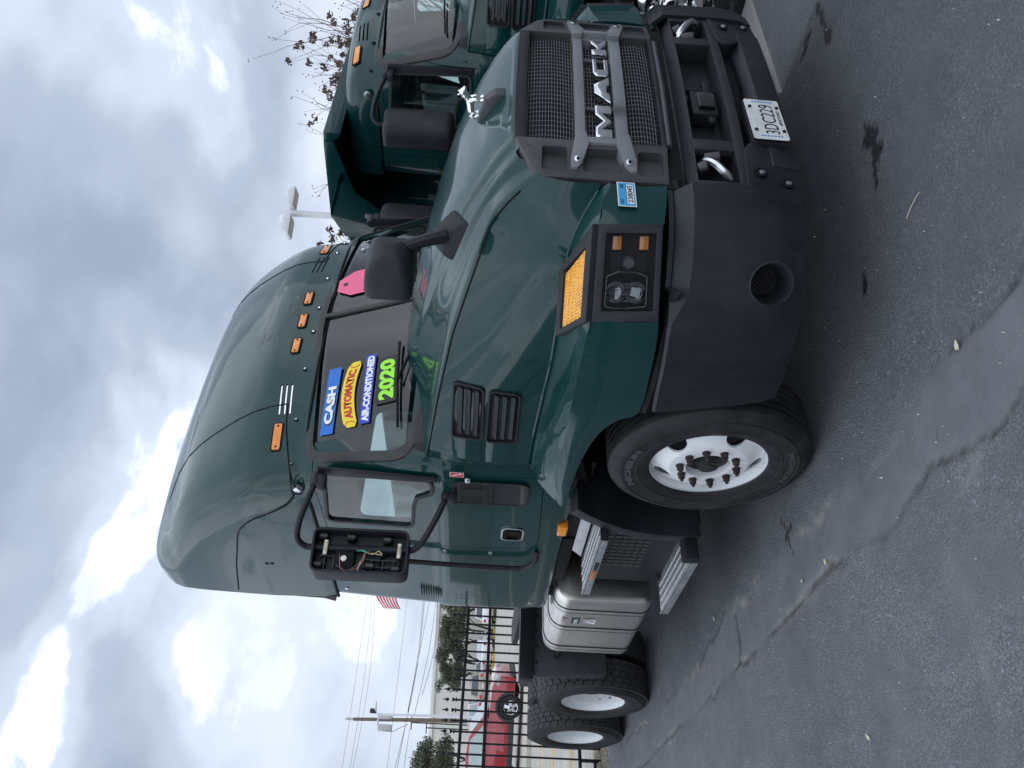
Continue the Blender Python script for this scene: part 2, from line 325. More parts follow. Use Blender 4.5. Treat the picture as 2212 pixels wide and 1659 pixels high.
def ground_patch(name, x0, x1, y0, y1, st, z=0):
    nx, ny = int((x1-x0)/st)+1, int((y1-y0)/st)+1
    X, Y = np.meshgrid(np.linspace(x0, x1, nx), np.linspace(y0, y1, ny), indexing='ij'); P = np.stack([X.ravel(), Y.ravel()], 1)
    W = P+np.stack([fbm(P, 7, 5, 11)-.5, fbm(P, 7, 5, 21)-.5], 1)*.10
    dA, dB, dC, dD = (dist_poly(W, c) for c in (crA, crB, crC, crD))
    ya = np.interp(W[:, 0], [p[0] for p in crA[::-1]], [p[1] for p in crA[::-1]]); yb = np.interp(W[:, 0], [p[0] for p in crB[::-1]], [p[1] for p in crB[::-1]])
    band = ((W[:, 1] < ya) & (W[:, 1] > yb)).astype(float)
    n1 = fbm(P, 3, 4, 31); n2 = fbm(P, 26, 3, 41); n3 = fbm(P, 1.1, 3, 51)
    dirt = (np.exp(-(np.minimum(dA, dB)/.022)**2)*np.clip((n1-.42)*4, 0, 1)*.9+np.exp(-(dD/.035)**2)*np.clip((n1-.36)*4, 0, 1)*.5+np.exp(-(np.minimum(dA, dB)/.05)**2)*np.clip((n1-.56)*6, 0, 1)*.6)*np.clip(n2*2.6-.75, 0, 1)
    crack = np.exp(-(dC/.016)**2)+np.exp(-(dB/.014)**2)*np.clip((n1-.36)*6, 0, 1)*.9+np.exp(-(dA/.011)**2)*np.clip((n3-.40)*6, 0, 1)*.7
    dark_zone = 1/(1+np.exp(-((W[:, 1]+1.42)+(n3-.5)*.5)/.06))*np.clip((P[:, 0]+5.5)/3, 0, 1)*.8+.35*np.clip((P[:, 0]-.2)/1.6, 0, 1)*(W[:, 1] < -1.42)
    oil = np.zeros(len(P))
    V = P+np.stack([fbm(P, 22, 3, 61)-.5, fbm(P, 22, 3, 71)-.5], 1)*.09
    for pts, r in (([(1.29,-.15),(1.31,-.22),(1.30,-.32)], .042), ([(1.27,-.33),(1.24,-.44)], .016), ([(.96,-.71),(.92,-.77)], .02), ([(1.07,.89),(1.19,.92)], .022), ([(1.32,.94),(1.31,.66)], .028), ([(-.42,-1.20),(-.36,-1.42)], .013), ([(-.36,-1.30),(-.32,-1.31)], .02)):
        oil = np.maximum(oil, np.clip((r-dist_poly(V, pts))/.003, 0, 1))
    # asphalt colour made darker below and ahead of the truck
    h = (n2-.5)*.004*(1-.75*band)-crack*.014-band*.002+(n3-.5)*.012
    zz_ = h+z
    v = np.stack([P[:, 0], P[:, 1], zz_], 1)
    i = np.arange((nx-1)*(ny-1)); a = (i//(ny-1))*ny+i % (ny-1); F = np.stack([a, a+ny, a+ny+1, a+1], 1)
    me = bpy.data.meshes.new(name); me.vertices.add(len(v)); me.vertices.foreach_set('co', v.astype(np.float32).ravel())
    me.loops.add(len(F)*4); me.loops.foreach_set('vertex_index', F.astype(np.int32).ravel()); me.polygons.add(len(F)); me.polygons.foreach_set('loop_start', (np.arange(len(F))*4).astype(np.int32)); me.polygons.foreach_set('loop_total', np.full(len(F), 4, np.int32))
    me.update(calc_edges=True); me.validate()
    at = me.color_attributes.new('wear', 'FLOAT_COLOR', 'POINT')
    at.data.foreach_set('color', np.stack([np.clip(dirt, 0, 1), band, np.clip(oil, 0, 1), np.clip(crack, 0, 1)], 1).astype(np.float32).ravel())
    a2 = me.attributes.new('dark_zone', 'FLOAT', 'POINT'); a2.data.foreach_set('value', np.clip(dark_zone, 0, 1).astype(np.float32))
    return me
def asphalt_mat(name, attr):
    global nt, L
    m = bpy.data.materials.new(name); m.use_nodes = True; nt = m.node_tree; L = nt.links; b = nt.nodes['Principled BSDF']; MATS[name] = m
    tc = N('ShaderNodeTexCoord')
    def no(s, d=5, r=.6):
        n = N('ShaderNodeTexNoise'); n.inputs['Scale'].default_value = s; n.inputs['Detail'].default_value = d; n.inputs['Roughness'].default_value = r; L.new(tc.outputs['Object'], n.inputs[0]); return n.outputs[0]
    def vo(s):
        n = N('ShaderNodeTexVoronoi'); n.inputs['Scale'].default_value = s; L.new(tc.outputs['Object'], n.inputs[0]); return n
    big, med, grain = no(.55, 5), no(5, 6), no(170, 3, .7)
    col = ramp(big, [(.3, (.100, .106, .120)), (.7, (.170, .178, .195))])
    col = mixc(ramp(med, [(.35, (.0,)*3), (.75, (.5,)*3)]), col, (.21, .217, .232))
    v = vo(150); patch = no(2.2, 4); st = ramp(v.outputs['Color'], [(.0, (.5,)*3), (.5, (.85,)*3), (.85, (1.3,)*3), (1, (2.3,)*3)]); st = mixc(ramp(patch, [(.35, (.15,)*3), (.65, (1,)*3)]), (.92, .92, .92), st)
    col = mixc(1., col, st, 'MULTIPLY')
    h = mth('ADD', mth('MULTIPLY', v.outputs['Distance'], -1.2), mth('MULTIPLY', grain, .8)); rough = .78
    if attr:
        a = N('ShaderNodeVertexColor', layer_name='wear'); s = N('ShaderNodeSeparateColor'); L.new(a.outputs[0], s.inputs[0])
        sl = N('ShaderNodeAttribute', attribute_name='dark_zone'); col = mixc(mth('MULTIPLY', sl.outputs['Fac'], .62), col, mixc(1., col, (.36, .37, .39), 'MULTIPLY'))
        smooth_col = ramp(med, [(.3, (.098, .103, .115)), (.75, (.150, .156, .170))])
        fade = mth('MULTIPLY', s.outputs[1], .8); col = mixc(fade, col, smooth_col)
        h = mth('MULTIPLY', h, mth('SUBTRACT', 1., mth('MULTIPLY', s.outputs[1], .72)))
        col = mixc(mth('MULTIPLY', s.outputs[0], .62), col, (.30, .285, .255))
        col = mixc(mth('MULTIPLY', a.outputs[1], .8), col, (.012, .012, .013)); col = mixc(mth('MULTIPLY', s.outputs[2], .95), col, (.004, .004, .005))
        rr = mth('SUBTRACT', .80, mth('MULTIPLY', s.outputs[2], .25)); L.new(rr, b.inputs['Roughness'])
    else: b.inputs['Roughness'].default_value = .8
    L.new(col, b.inputs['Base Color']); b.inputs['Specular IOR Level'].default_value = .45
    bp = N('ShaderNodeBump'); bp.inputs['Strength'].default_value = .75; bp.inputs['Distance'].default_value = .006; L.new(h, bp.inputs['Height']); L.new(bp.outputs[0], b.inputs['Normal'])
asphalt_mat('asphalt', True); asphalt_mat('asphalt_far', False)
mat('concrete_far', (.40, .37, .33), .85, 0, .22, 1.6, bump=.2, bscale=30)
mat('concrete_slab', (.235, .230, .222), .85, 0, .22, 3.0, bump=.3, bscale=60)
mat('kerb', (.42, .39, .34), .85, 0, .18, 3)
mat('yellow_line', (.62, .36, .03), .8, 0, .35, 6)
mat('gravel', (.24, .21, .17), .95, 0, .5, 18, bump=.9, bscale=40)
mat('grass', (.06, .09, .03), .9, 0, .4, 14)
gx0, gx1, gy0, gy1 = -6.3, 4.4, -4.6, 1.0
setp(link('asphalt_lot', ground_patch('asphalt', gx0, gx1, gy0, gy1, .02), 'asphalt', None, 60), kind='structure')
bm_ = MB(); big = 400
def sheet(name, poly, z, m, kind='structure'): return setp(link(name, mesh([(x, y, z) for x, y in poly], [tuple(range(len(poly)))]), m, None, 0), kind=kind)
sheet('ground', [(-big, -big), (big, -big), (big, big), (-big, big)], -.03, 'concrete_far')
g = MB()
for a, b, c, d in ((gx1, 60, -60, 60), (-6.3, gx1, -60, gy0), (-6.3, gx1, gy1, 60), (-120, -6.3, -60, -4)): g.add([(a, c, -.012), (b, c, -.012), (b, d, -.012), (a, d, -.012)], [(0, 1, 2, 3)])
setp(link('asphalt_surround', g.me(), 'asphalt_far', None, 0), kind='structure')
setp(MB().box((-14, 1.02, -.2), (.77, 8.5, .012)).obj('concrete_pavement', 'concrete_slab', None, .01), kind='structure')
sheet('gravel_strip', [(-7.4, -4), (-6.3, -4), (-6.3, 1.0), (-7.6, 1.0)], -.004, 'gravel')
setp(MB().box((-20.0, -60, -.1), (-18.5, 80, .10)).obj('kerb_island', 'kerb', None, .03), kind='structure')
def stripe(x, y0, y1, wd=.12): return setp(MB().box((x-wd/2, y0, -.03), (x+wd/2, y1, -.022)).obj('lane_marking', 'yellow_line', None), kind='structure')
for x in (-15.85, -12.86, -10.1): stripe(x, -6, 6)

# ================================================================ semi truck
T = setp(empty('semi_truck'), 'dark green sleeper tractor truck with white wheels and windshield sale stickers in the foreground', 'truck')
def YH(z): return float(np.interp(z, [1.10, 1.16, 1.3, 1.8, 1.862, 1.90, 2.66, 2.72], [1.03, 1.058, 1.074, 1.08, 1.077, 1.062, 1.020, 1.01]))
def X0(z): return float(np.interp(z, [1.1, 2.0, 2.1, 2.155, 2.684, 2.75], [-.15, -.085, -.115, -.139, -.354, -.38]))
CP = cr([(0, 0), (.3, -.017), (.55, -.06), (.75, -.11), (.9, -.163), (.97, -.205), (1.015, -.255), (1.04, -.32), (1.05, -.42)], 4)
def cab_ring(z, xb):
    wdt = YH(z); k = wdt/1.05; x0 = X0(z)
    h = [(x0+dx, -y*k) for y, dx in CP]
    x1 = x0-.42
    h += [(x1+(xb+.10-x1)*t, -wdt) for t in (.2, .4, .6, .8, 1)]
    h += [(xb+.05, -wdt+.006), (xb+.015, -wdt+.025), (xb, -wdt+.06), (xb, -.6), (xb, 0)]
    full = h+[(x, -y) for x, y in h[-2:0:-1]]
    return [(x, y, z) for x, y in full]
def cab_shell(parent, xb, paint, ztop=2.68):
    zs = [1.12, 1.14, 1.17, 1.22, 1.3, 1.5, 1.7, 1.8, 1.84, 1.862, 1.88, 1.90, 1.95, 2.05, 2.155, 2.25, 2.35, 2.45, 2.55, 2.62, ztop]
    m = MB(); rows = [cab_ring(z, xb) for z in zs]; m.grid(rows, True); n = len(rows[0])
    m.f.append(tuple(range(n-1, -1, -1))); m.f.append(tuple((len(zs)-1)*n+i for i in range(n)))
    o = m.obj('cab_body', paint, parent); return solid(o, .018)
DOOR = rpoly([(-.425, 2.60), (-.395, 1.30), (-1.215, 1.265), (-1.245, 2.585)], [.05, .08, .10, .10], 6)
DWIN = rpoly([(-.515, 2.515), (-.475, 1.93), (-.60, 1.925), (-.67, 2.015), (-.78, 2.04), (-1.03, 2.055), (-1.065, 2.565)], [.03, .03, .03, .05, .05, .04, .04], 5)
def grow(poly, d):
    c = Vector((sum(p[0] for p in poly)/len(poly), sum(p[1] for p in poly)/len(poly))); out = []; n = len(poly)
    for i in range(n):
        t = Vector(poly[(i+1) % n])-Vector(poly[i-1]); nn = Vector((t.y, -t.x)).normalized()
        if nn.dot(Vector(poly[i])-c) < 0: nn = -nn
        out.append(tuple(Vector(poly[i])+nn*d))
    return out
def grow_s(poly, d):   # signed-area aware offset, safe for concave outlines
    n = len(poly); A = sum(poly[i][0]*poly[(i+1) % n][1]-poly[(i+1) % n][0]*poly[i][1] for i in range(n)); s = 1 if A > 0 else -1
    return [tuple(Vector(poly[i])+Vector(((poly[(i+1) % n][1]-poly[i-1][1]), -(poly[(i+1) % n][0]-poly[i-1][0]))).normalized()*d*s) for i in range(n)]
WSH = rpoly([(-.975, 2.045), (-.905, 2.605), (0, 2.672), (.905, 2.605), (.975, 2.045), (0, 2.02)], [.09, .08, 2, .08, .09, 2], 6)
def ws_x(y, z):
    k = YH(z)/1.05; yy = min(abs(y)/k, 1.0); return X0(z)+float(np.interp(yy, [p[0] for p in CP], [p[1] for p in CP]))
def ring_frame(poly, wd, fn, lo, hi, m=None):
    """closed frame band round a 2-D outline: fn(p, h) -> point"""
    m = m or MB(); o = grow_s(poly, wd); n = len(poly)
    v = [fn(p, lo) for p in poly]+[fn(p, hi) for p in poly]+[fn(p, hi) for p in o]+[fn(p, lo) for p in o]
    f = []
    for i in range(n):
        j = (i+1) % n
        for a in range(4): b = (a+1) % 4; f.append((a*n+i, a*n+j, b*n+j, b*n+i))
    return m.add(v, f)
def surf_patch(poly, fn, h, nseg=14):
    """fan-free filled patch: rows across the outline, follows fn"""
    zs = [p[1] for p in poly]; z0, z1 = min(zs), max(zs); rows = []
    for i in range(nseg+1):
        z = z0+(z1-z0)*(.002+.996*i/nseg); xs = []
        for k in range(len(poly)):
            a, b = poly[k], poly[(k+1) % len(poly)]
            if (a[1]-z)*(b[1]-z) <= 0 and a[1] != b[1]: xs.append(a[0]+(b[0]-a[0])*(z-a[1])/(b[1]-a[1]))
        lo, hi = min(xs), max(xs); rows.append([fn((lo+(hi-lo)*j/nseg, z), h) for j in range(nseg+1)])
    return MB().grid(rows)
def sideR(p, h): return (p[0], -(YH(p[1])+h), p[1])
def sideL(p, h): return (p[0], (YH(p[1])+h), p[1])
def front(p, h): return (ws_x(p[0], p[1])+h, p[0], p[1])
def build_cab(parent, xb, paint, short=False):
    shell = cab_shell(parent, xb, paint)
    dup = link('door', shell.data.copy(), paint, parent); 
    cuts = [cutter(WSH, -.75, .5, 'X'), cutter(rect(-.36, .66, 2.10, 2.60, .08, 5), xb-.1, xb+.1, 'X')]
    for s in (-1, 1): cuts.append(cutter(grow_s(DOOR, .004), s*.85, s*1.3, 'Y'))
    boolean(shell, cuts)
    dl = link('door', dup.data.copy(), paint, parent)
    for d, s in ((dup, -1), (dl, 1)):
        boolean(d, [cutter(DOOR, s*.85, s*1.3, 'Y')], 'INTERSECT'); boolean(d, [cutter(DWIN, s*.85, s*1.3, 'Y')])
    # glazing
    half = [p for p in WSH]
    ws = None
    for s in (-1, 1):
        pol = rpoly([(s*.012, 2.025), (s*.968, 2.05), (s*.90, 2.60), (s*.012, 2.668)], [.02, .09, .08, .02], 6)
        ws = surf_patch(pol, front, -.010, 16).obj('windshield_pane', 'glass', parent, 0, smooth=60)
    ring_frame(WSH, .045, front, -.006, .012).obj('windshield_gasket', 'gasket', parent, .004)
    MB().prism([(-.014, 2.02), (.014, 2.02), (.014, 2.67), (-.014, 2.67)], 0, 1, 'X', lambda q: (ws_x(0, q[2])+(-.012 if q[0] < .5 else .010), q[1], q[2])).obj('windshield_divider', 'gasket', parent, .003)
    for s, fn, d in ((-1, sideR, dup), (1, sideL, dl)):
        surf_patch(grow_s(DWIN, .006), fn, -.009, 12).obj('window_pane', 'glass', d, 0, smooth=60) if False else MB().add([fn(p, -.009) for p in grow_s(DWIN, .006)], [tuple(range(len(DWIN)))]).obj('window_pane', 'glass', d)
        ring_frame(DWIN, .022, fn, -.012, .007).obj('window_frame', 'gasket', d, .003)
        # quarter post strip ahead of the window
        MB().prism([(-.505, 2.55), (-.425, 2.545), (-.405, 1.895), (-.455, 1.895)], 0, 1, 'Y', lambda q: fn((q[0], q[2]), .001 if q[1] < .5 else .010)).obj('window_post_trim', 'plastic', d, .003)
        # peep window low in the door
        pw = rect(-.645, -.425, 1.385, 1.785, .045, 5)
        MB().add([fn(p, .006) for p in pw], [tuple(range(len(pw)))]).obj('lower_window', 'glass_dark', d)
        MB().add([fn(p, .003) for p in pw], [tuple(range(len(pw)))]).obj('lower_window_backing', 'lens_dark', d)
        ring_frame(pw, .014, fn, .0, .009).obj('lower_window_frame', 'plastic', d, .003)
        hp = rect(-1.085, -.95, 1.375, 1.492, .03, 5)
        hd = ring_frame(hp, .012, fn, .0, .010).obj('door_handle', 'chrome_sat', d, .003)
        MB().add([fn(p, .003) for p in hp], [tuple(range(len(hp)))]).obj('handle_recess', 'black', d)
        ring_frame(grow_s(hp, -.022), .008, fn, .003, .014).obj('handle_pull', 'black', d, .002)
        MB().box((-.405, s*1.083, 1.70), (-.365, s*1.095, 1.73)).obj('hinge', 'chrome_sat', d, .004)
    # interior
    MB().box((-.62, -.98, 1.75), (-.2, .98, 2.02)).obj('dashboard', 'dash', parent, .05)
    for y in (-.48, .48):
        st = MB().box((-1.25, y-.26, 1.5), (-.78, y+.26, 1.66)).box((-1.38, y-.25, 1.6), (-1.22, y+.25, 2.0)).box((-1.38, y-.14, 1.98), (-1.26, y+.14, 2.12)).obj('seat', 'seat', parent, .05)
    wheel = MB(); c = Vector((-.68, .48, 2.05)); ax = Vector((-.45, 0, .9)).normalized(); a = ax.orthogonal().normalized(); b = ax.cross(a)
    wheel.tube([c+(a*math.cos(q)+b*math.sin(q))*.225 for q in np.linspace(0, 2*math.pi, 33)], .016, 8, False)
    for q in (0.3, 2.4, 4.5): wheel.tube([c, c+(a*math.cos(q)+b*math.sin(q))*.22], .014, 6)
    wheel.obj('steering_wheel', 'dash', parent)
    rw = rect(-.36, .66, 2.10, 2.60, .08, 5); MB().add([(xb+.009, a, b_) for a, b_ in rw], [tuple(range(len(rw)))]).obj('rear_window', 'glass', parent); ring_frame(rw, .03, lambda p, h: (xb-h, p[0], p[1]), -.01, .008).obj('rear_window_gasket', 'gasket', parent, .003)
    return shell, dup, dl
shell, doorR, doorL = build_cab(T, -2.285, 'paint')

# ---- roof fairing
FZ = [2.655, 2.70, 2.76, 2.82, 2.9, 3.0, 3.1, 3.2, 3.3, 3.4, 3.5, 3.6, 3.68, 3.76, 3.83, 3.89, 3.94, 3.975, 3.995]
FX = [-.355, -.372, -.388, -.402, -.42, -.462, -.53, -.612, -.70, -.80, -.92, -1.085, -1.25, -1.42, -1.57, -1.72, -1.87, -2.0, -2.12]
FW = [1.022, 1.028, 1.032, 1.035, 1.04, 1.045, 1.05, 1.05, 1.05, 1.05, 1.05, 1.048, 1.045, 1.04, 1.02, .98, .90, .78, .55]
def Xf(z): return float(np.interp(z, FZ, FX))
def Wf(z): return float(np.interp(z, FZ, FW))
FP = cr([(0, 0), (.3, -.014), (.55, -.05), (.75, -.105), (.88, -.16), (.955, -.215), (1.005, -.30), (1.035, -.41), (1.05, -.56)], 4)
def fair_x(y, z): return Xf(z)+float(np.interp(min(abs(y)/Wf(z)*1.05, 1.05), [p[0] for p in FP], [p[1] for p in FP]))
def fair_half(z):
    k = Wf(z)/1.05; x0 = Xf(z); xb = -2.30+.06*(z-2.66)
    h = [(max(x0+dx*(1 if z < 3.7 else max(.15, (x0-xb)/.9)), xb+.002*i), y*k) for i, (y, dx) in enumerate([(a, b) for a, b in FP])]
    xe = h[-1][0]; h += [(xe+(xb-xe)*t, Wf(z)) for t in (.25, .5, .75, 1)]
    return h
rows = []
zl = cr([(z,) for z in FZ], 2); 
for (z,) in zl:
    h = fair_half(min(z, FZ[-1])); rows.append([(x, -y, z) for x, y in h[::-1]]+[(x, y, z) for x, y in h[1:]])
m = MB().grid(rows); n = len(rows[0]); m.f.append(tuple((len(rows)-1)*n+i for i in range(n)))
fair = solid(m.obj('roof_fairing', 'paint', T, 0, smooth=30), .015)
cuts = []
for s in (-1, 1):
    for k in range(3):
        cuts.append(cutter(rpoly([(s*.47, 2.79+k*.032), (s*.66, 2.775+k*.032), (s*.66, 2.786+k*.032), (s*.47, 2.801+k*.032)], .005, 3), -.8, .1, 'X'))
boolean(fair, cuts)
def fair_front(p, h): return (fair_x(p[0], p[1])+h, p[0], p[1])
def fair_side(p, h): return (p[0], -(Wf(p[1])+h), p[1])
for s in (-1, 1):
    MB().tube([(x, s*(Wf(z)+.001), z) for x, z in cr([(-.80, 2.735), (-.9, 2.80), (-1.0, 2.92), (-1.10, 3.05), (-1.25, 3.15), (-1.5, 3.215), (-1.8, 3.285), (-2.2, 3.36)], 5)], .0055, 6).obj('panel_seam', 'black', fair)
    MB().tube([fair_front((s*y, z), .0005) for y, z in cr([(.60, 2.80), (.615, 2.95), (.63, 3.1), (.645, 3.25), (.66, 3.40), (.68, 3.55), (.71, 3.68), (.76, 3.78)], 5)], .004, 6).obj('panel_seam', 'black', fair)
    MB().tube([fair_front((s*y, z), .0005) for y, z in cr([(.60, 2.80), (.72, 2.79), (.85, 2.765), (.95, 2.745)], 5)]+[(x, s*(Wf(z)+.001), z) for x, z in [(-.72, 2.735), (-.80, 2.735)]], .0045, 6).obj('panel_seam', 'black', fair)
for s, y, z, wd, hh in ((0, 0, 2.822, .052, .021), (1, .2, 2.824, .052, .021), (-1, -.2, 2.824, .052, .021), (1, .79, 2.835, .07, .024), (-1, -.79, 2.835, .07, .024)):
    pl = rect(y-wd, y+wd, z-hh, z+hh, .008, 3)
    bl = ring_frame(pl, .010, fair_front, -.002, .008 if wd < .06 else .004).obj('marker_light', 'black', T, .002)
    MB().prism(pl, 0, 1, 'X', lambda q: fair_front((q[1], q[2]), -.001 if q[0] < .5 else .011)).obj('lens', 'amber', bl, .003)
    for yy in (-wd*.8, wd*.8): disc(fair_front((y+yy, z), .010), (1, 0, .3), .006, .004, 8).obj('screw', 'dark_metal', bl)
for y in (-.93, -.70, -.38, -.10, .10, .38, .70, .93):
    bb = disc(fair_front((y, 2.735), .0), (1, -y*.4, .1), .016, .004).obj('fairing_bolt', 'dark_metal', T, .001); disc(fair_front((y, 2.735), .003), (1, -y*.4, .1), .008, .006, 6).obj('bolt_head', 'chrome_sat', bb)
def sideF(p, h): return (p[0], -(Wf(p[1])+h), p[1])
for zc in ((-1.72, 3.03), (-1.72, 3.065)): disc((zc[0], -Wf(zc[1]), zc[1]), (0, -1, 0), .014, .004).obj('fairing_plug', 'dark_metal', T, .001)
# cab roof edge gap and small round lamp ahead of the door
rp = []
for z in (2.665,):
    h = fair_half(z); rp = [(x, -y*.992, 2.652) for x, y in h[::-1]]+[(x, y*.992, 2.652) for x, y in h[1:]]
MB().tube([(x+(.006 if abs(y) < .9 else 0), y*1.004, z) for x, y, z in rp], .012, 6, False).obj('roof_seal', 'black', T)
ring_frame([(-.70+.06*math.cos(a), 2.70+.03*math.sin(a)) for a in np.linspace(0, 2*math.pi, 17)[:-1]], .008, sideF, -.004, .003).obj('lamp_recess', 'dark_metal', T, .001)
disc((-.70, -1.03, 2.70), (0, -1, 0), .022, .008).obj('lamp_recess', 'chrome_sat', T, .002)
# ghost of removed lettering
for txt, u, z, sz, wd in (('FITE', .12, 3.02, .2, .55), ('ight', .15, 2.90, .09, .22)):
    text('lettering_ghost', txt, sz, 'paint_ghost', fair, lambda a, b, h, u=u, z=z: fair_front((u+a, z+b*1.0), .0012), .004, wid=wd)

# ---- hood
HX = [-.30, -.15, .07, .36, .56, .74, .90, 1.06, 1.18, 1.27, 1.33]
HS = [2.125, 2.105, 2.065, 1.998, 1.948, 1.897, 1.842, 1.772, 1.703, 1.643, 1.590]
def hs(x): return float(np.interp(x, HX, HS))
CXl = [(-.32, 1.005, 1.950), (-.239, 1.0, 1.941), (.135, .93, 1.892), (.529, .84, 1.824), (.875, .76, 1.732), (1.11, .70, 1.663), (1.22, .665, 1.585), (1.30, .625, 1.478)]
cxs = [p[0] for p in CXl]
def cy(x): return float(np.interp(x, cxs, [p[1] for p in CXl]))
def cz(x): return float(np.interp(x, cxs, [p[2] for p in CXl]))
AL = [(-.32, 1.02, 1.40), (-.1, 1.0, 1.39), (.1, .985, 1.376), (.3, .97, 1.363), (.5, .955, 1.348), (.7, .93, 1.344), (.85, .905, 1.343), (.97, .885, 1.343), (1.05, .86, 1.34), (1.13, .81, 1.327), (1.22, .735, 1.28), (1.30, .645, 1.215)]
axs = [p[0] for p in AL]
def ay(x): return float(np.interp(x, axs, [p[1] for p in AL]))
def az(x): return float(np.interp(x, axs, [p[2] for p in AL]))
def hood_side(x, t, h=0):      # t=0 crease .. 1 ledge
    y = cy(x)+(ay(x)-cy(x))*t+.022*math.sin(math.pi*t)+h; z = cz(x)+(az(x)-cz(x))*t; return (x, -y, z)
def hood_section(x):
    s, yc, zc = hs(x), cy(x), cz(x); d = s-zc
    ys = .46*min(1, yc/.70); f = max(0., min(1., (x-.9)/.4))
    top = [(0, s+.022*(1-f)), (.18, s+.02*(1-f)), (ys*.72, s+.012*(1-f)), (ys, s-.006), (ys+.05, s-.028-.2*d*.2), (ys+.11, s-.30*d-.01), (ys+.6*(yc-ys), zc+.30*d), (yc-.06, zc+.085*d+.012), (yc-.02, zc+.012), (yc, zc)]
    top = cr(top, 3)
    side = [( -hood_side(x, t)[1], hood_side(x, t)[2]) for t in (.03, .08, .2, .35, .5, .65, .8, .92, 1.0)]
    return top+side
hxs = sorted(set([round(v, 3) for v in np.linspace(-.30, 1.30, 34)]+[-.285]))
rows = []
for x in hxs:
    sc = hood_section(x); rows.append([(x, -y, z) for y, z in sc[::-1]]+[(x, y, z) for y, z in sc[1:]])
hood = MB().grid(rows).obj('hood', 'paint', T, 0, smooth=32)
md = hood.modifiers.new('s', 'SUBSURF'); md.levels = 1; md.render_levels = 1; bake(hood, 34); solid(hood, .014)
# hood front lip down to the grille
lip = []
for k, (dx, dz) in enumerate(((0, 0), (.022, -.012), (.034, -.034), (.036, -.06))):
    sc = [p for p in hood_section(1.30) if p[0] < .50]; lip.append([(1.30+dx, -y, z+dz) for y, z in sc[::-1]]+[(1.30+dx, y, z+dz) for y, z in sc[1:]])
solid(MB().grid(lip).obj('hood_nose', 'paint', T, smooth=50), .012)
for s in (-1, 1):
    MB().tube([(x, s*(cy(x)+.004), cz(x)-.008) for x in np.linspace(-.3, 1.24, 30)], .0045, 6).obj('hood_crease_seam', 'black', hood)
# vents
def vent(zt, zb, xf, xr):
    def P(x, z, h):
        t = (cz(x)-z)/(cz(x)-az(x)); q = hood_side(x, t, h); return (q[0], q[1], z)
    for s in (-1, 1):
        mir = (lambda q: q) if s < 0 else (lambda q: (q[0], -q[1], q[2]))
        pl = rpoly([(xf, zb), (xf, zt), (xr, zt+.005), (xr, zb-.003)], .02, 4)
        b = MB().add([mir(P(x, z, .002)) for x, z in pl], [tuple(range(len(pl)))]).obj('hood_vent', 'black', hood)
        ring_frame(pl, .012, lambda p, h: mir(P(p[0], p[1], h)), -.004, .012).obj('vent_frame', 'plastic', hood, .004)
        hh = (zt-zb)/3.2
        for k in range(3):
            z0 = zb+.012+k*(zt-zb-.014)/3
            MB().add([mir(P(x, z, h)) for x in (xf-.012, xr+.03) for z, h in ((z0, .003), (z0+.004, .020), (z0+hh*.62, .009), (z0+hh*.66, .002))], [(0,1,5,4),(1,2,6,5),(2,3,7,6),(0,4,7,3),(0,3,2,1),(4,5,6,7)]).obj('vent_slat', 'plastic', hood, .002)
        # dished ramp behind the vent
        MB().add([mir(P(x, z, h)) for x, z, h in ((xr-.02, zb+.01, .004), (xr-.02, zt-.01, .004), (xr-.17, zt-.005, .010), (xr-.17, zb+.0, .010), (xr-.185, zt+.008, .001), (xr-.185, zb-.01, .001), (xr-.0, zt+.012, .001), (xr-.0, zb-.012, .001))], [(0, 1, 2, 3), (2, 4, 5, 3), (1, 6, 4, 2), (0, 3, 5, 7)]).obj('vent_ramp', 'paint', hood, .003)
vent(1.797, 1.660, .265, -.085); vent(1.617, 1.480, .26, -.095)

# ---- fenders
FS = [((-.31, 1.02, 1.392), (-.47, 1.146, 1.215), (-.52, 1.15, 1.166)), ((-.12, 1.003, 1.388), (-.25, 1.156, 1.258), (-.22, 1.168, 1.168)), ((.1, .987, 1.374), (.05, 1.162, 1.260), (.047, 1.172, 1.145)),
      ((.25, .975, 1.365), (.25, 1.162, 1.256), (.26, 1.173, 1.10)), ((.38, .965, 1.357), (.38, 1.160, 1.254), (.38, 1.173, 1.03)), ((.47, .957, 1.350), (.47, 1.158, 1.252), (.45, 1.172, .945)), ((.7, .93, 1.344), (.7, 1.152, 1.25), (.7, 1.166, .947)),
      ((.85, .905, 1.343), (.88, 1.143, 1.246), (.9, 1.15, .957)), ((.97, .885, 1.343), (1.0, 1.122, 1.240), (1.01, 1.125, .968)), ((1.05, .86, 1.34), (1.135, .99, 1.240), (1.150, .99, .978)),
      ((1.13, .81, 1.327), (1.27, .868, 1.238), (1.29, .868, .985)), ((1.22, .735, 1.28), (1.297, .77, 1.222), (1.305, .77, .970)), ((1.285, .65, 1.218), (1.302, .65, 1.195), (1.305, .645, .955))]
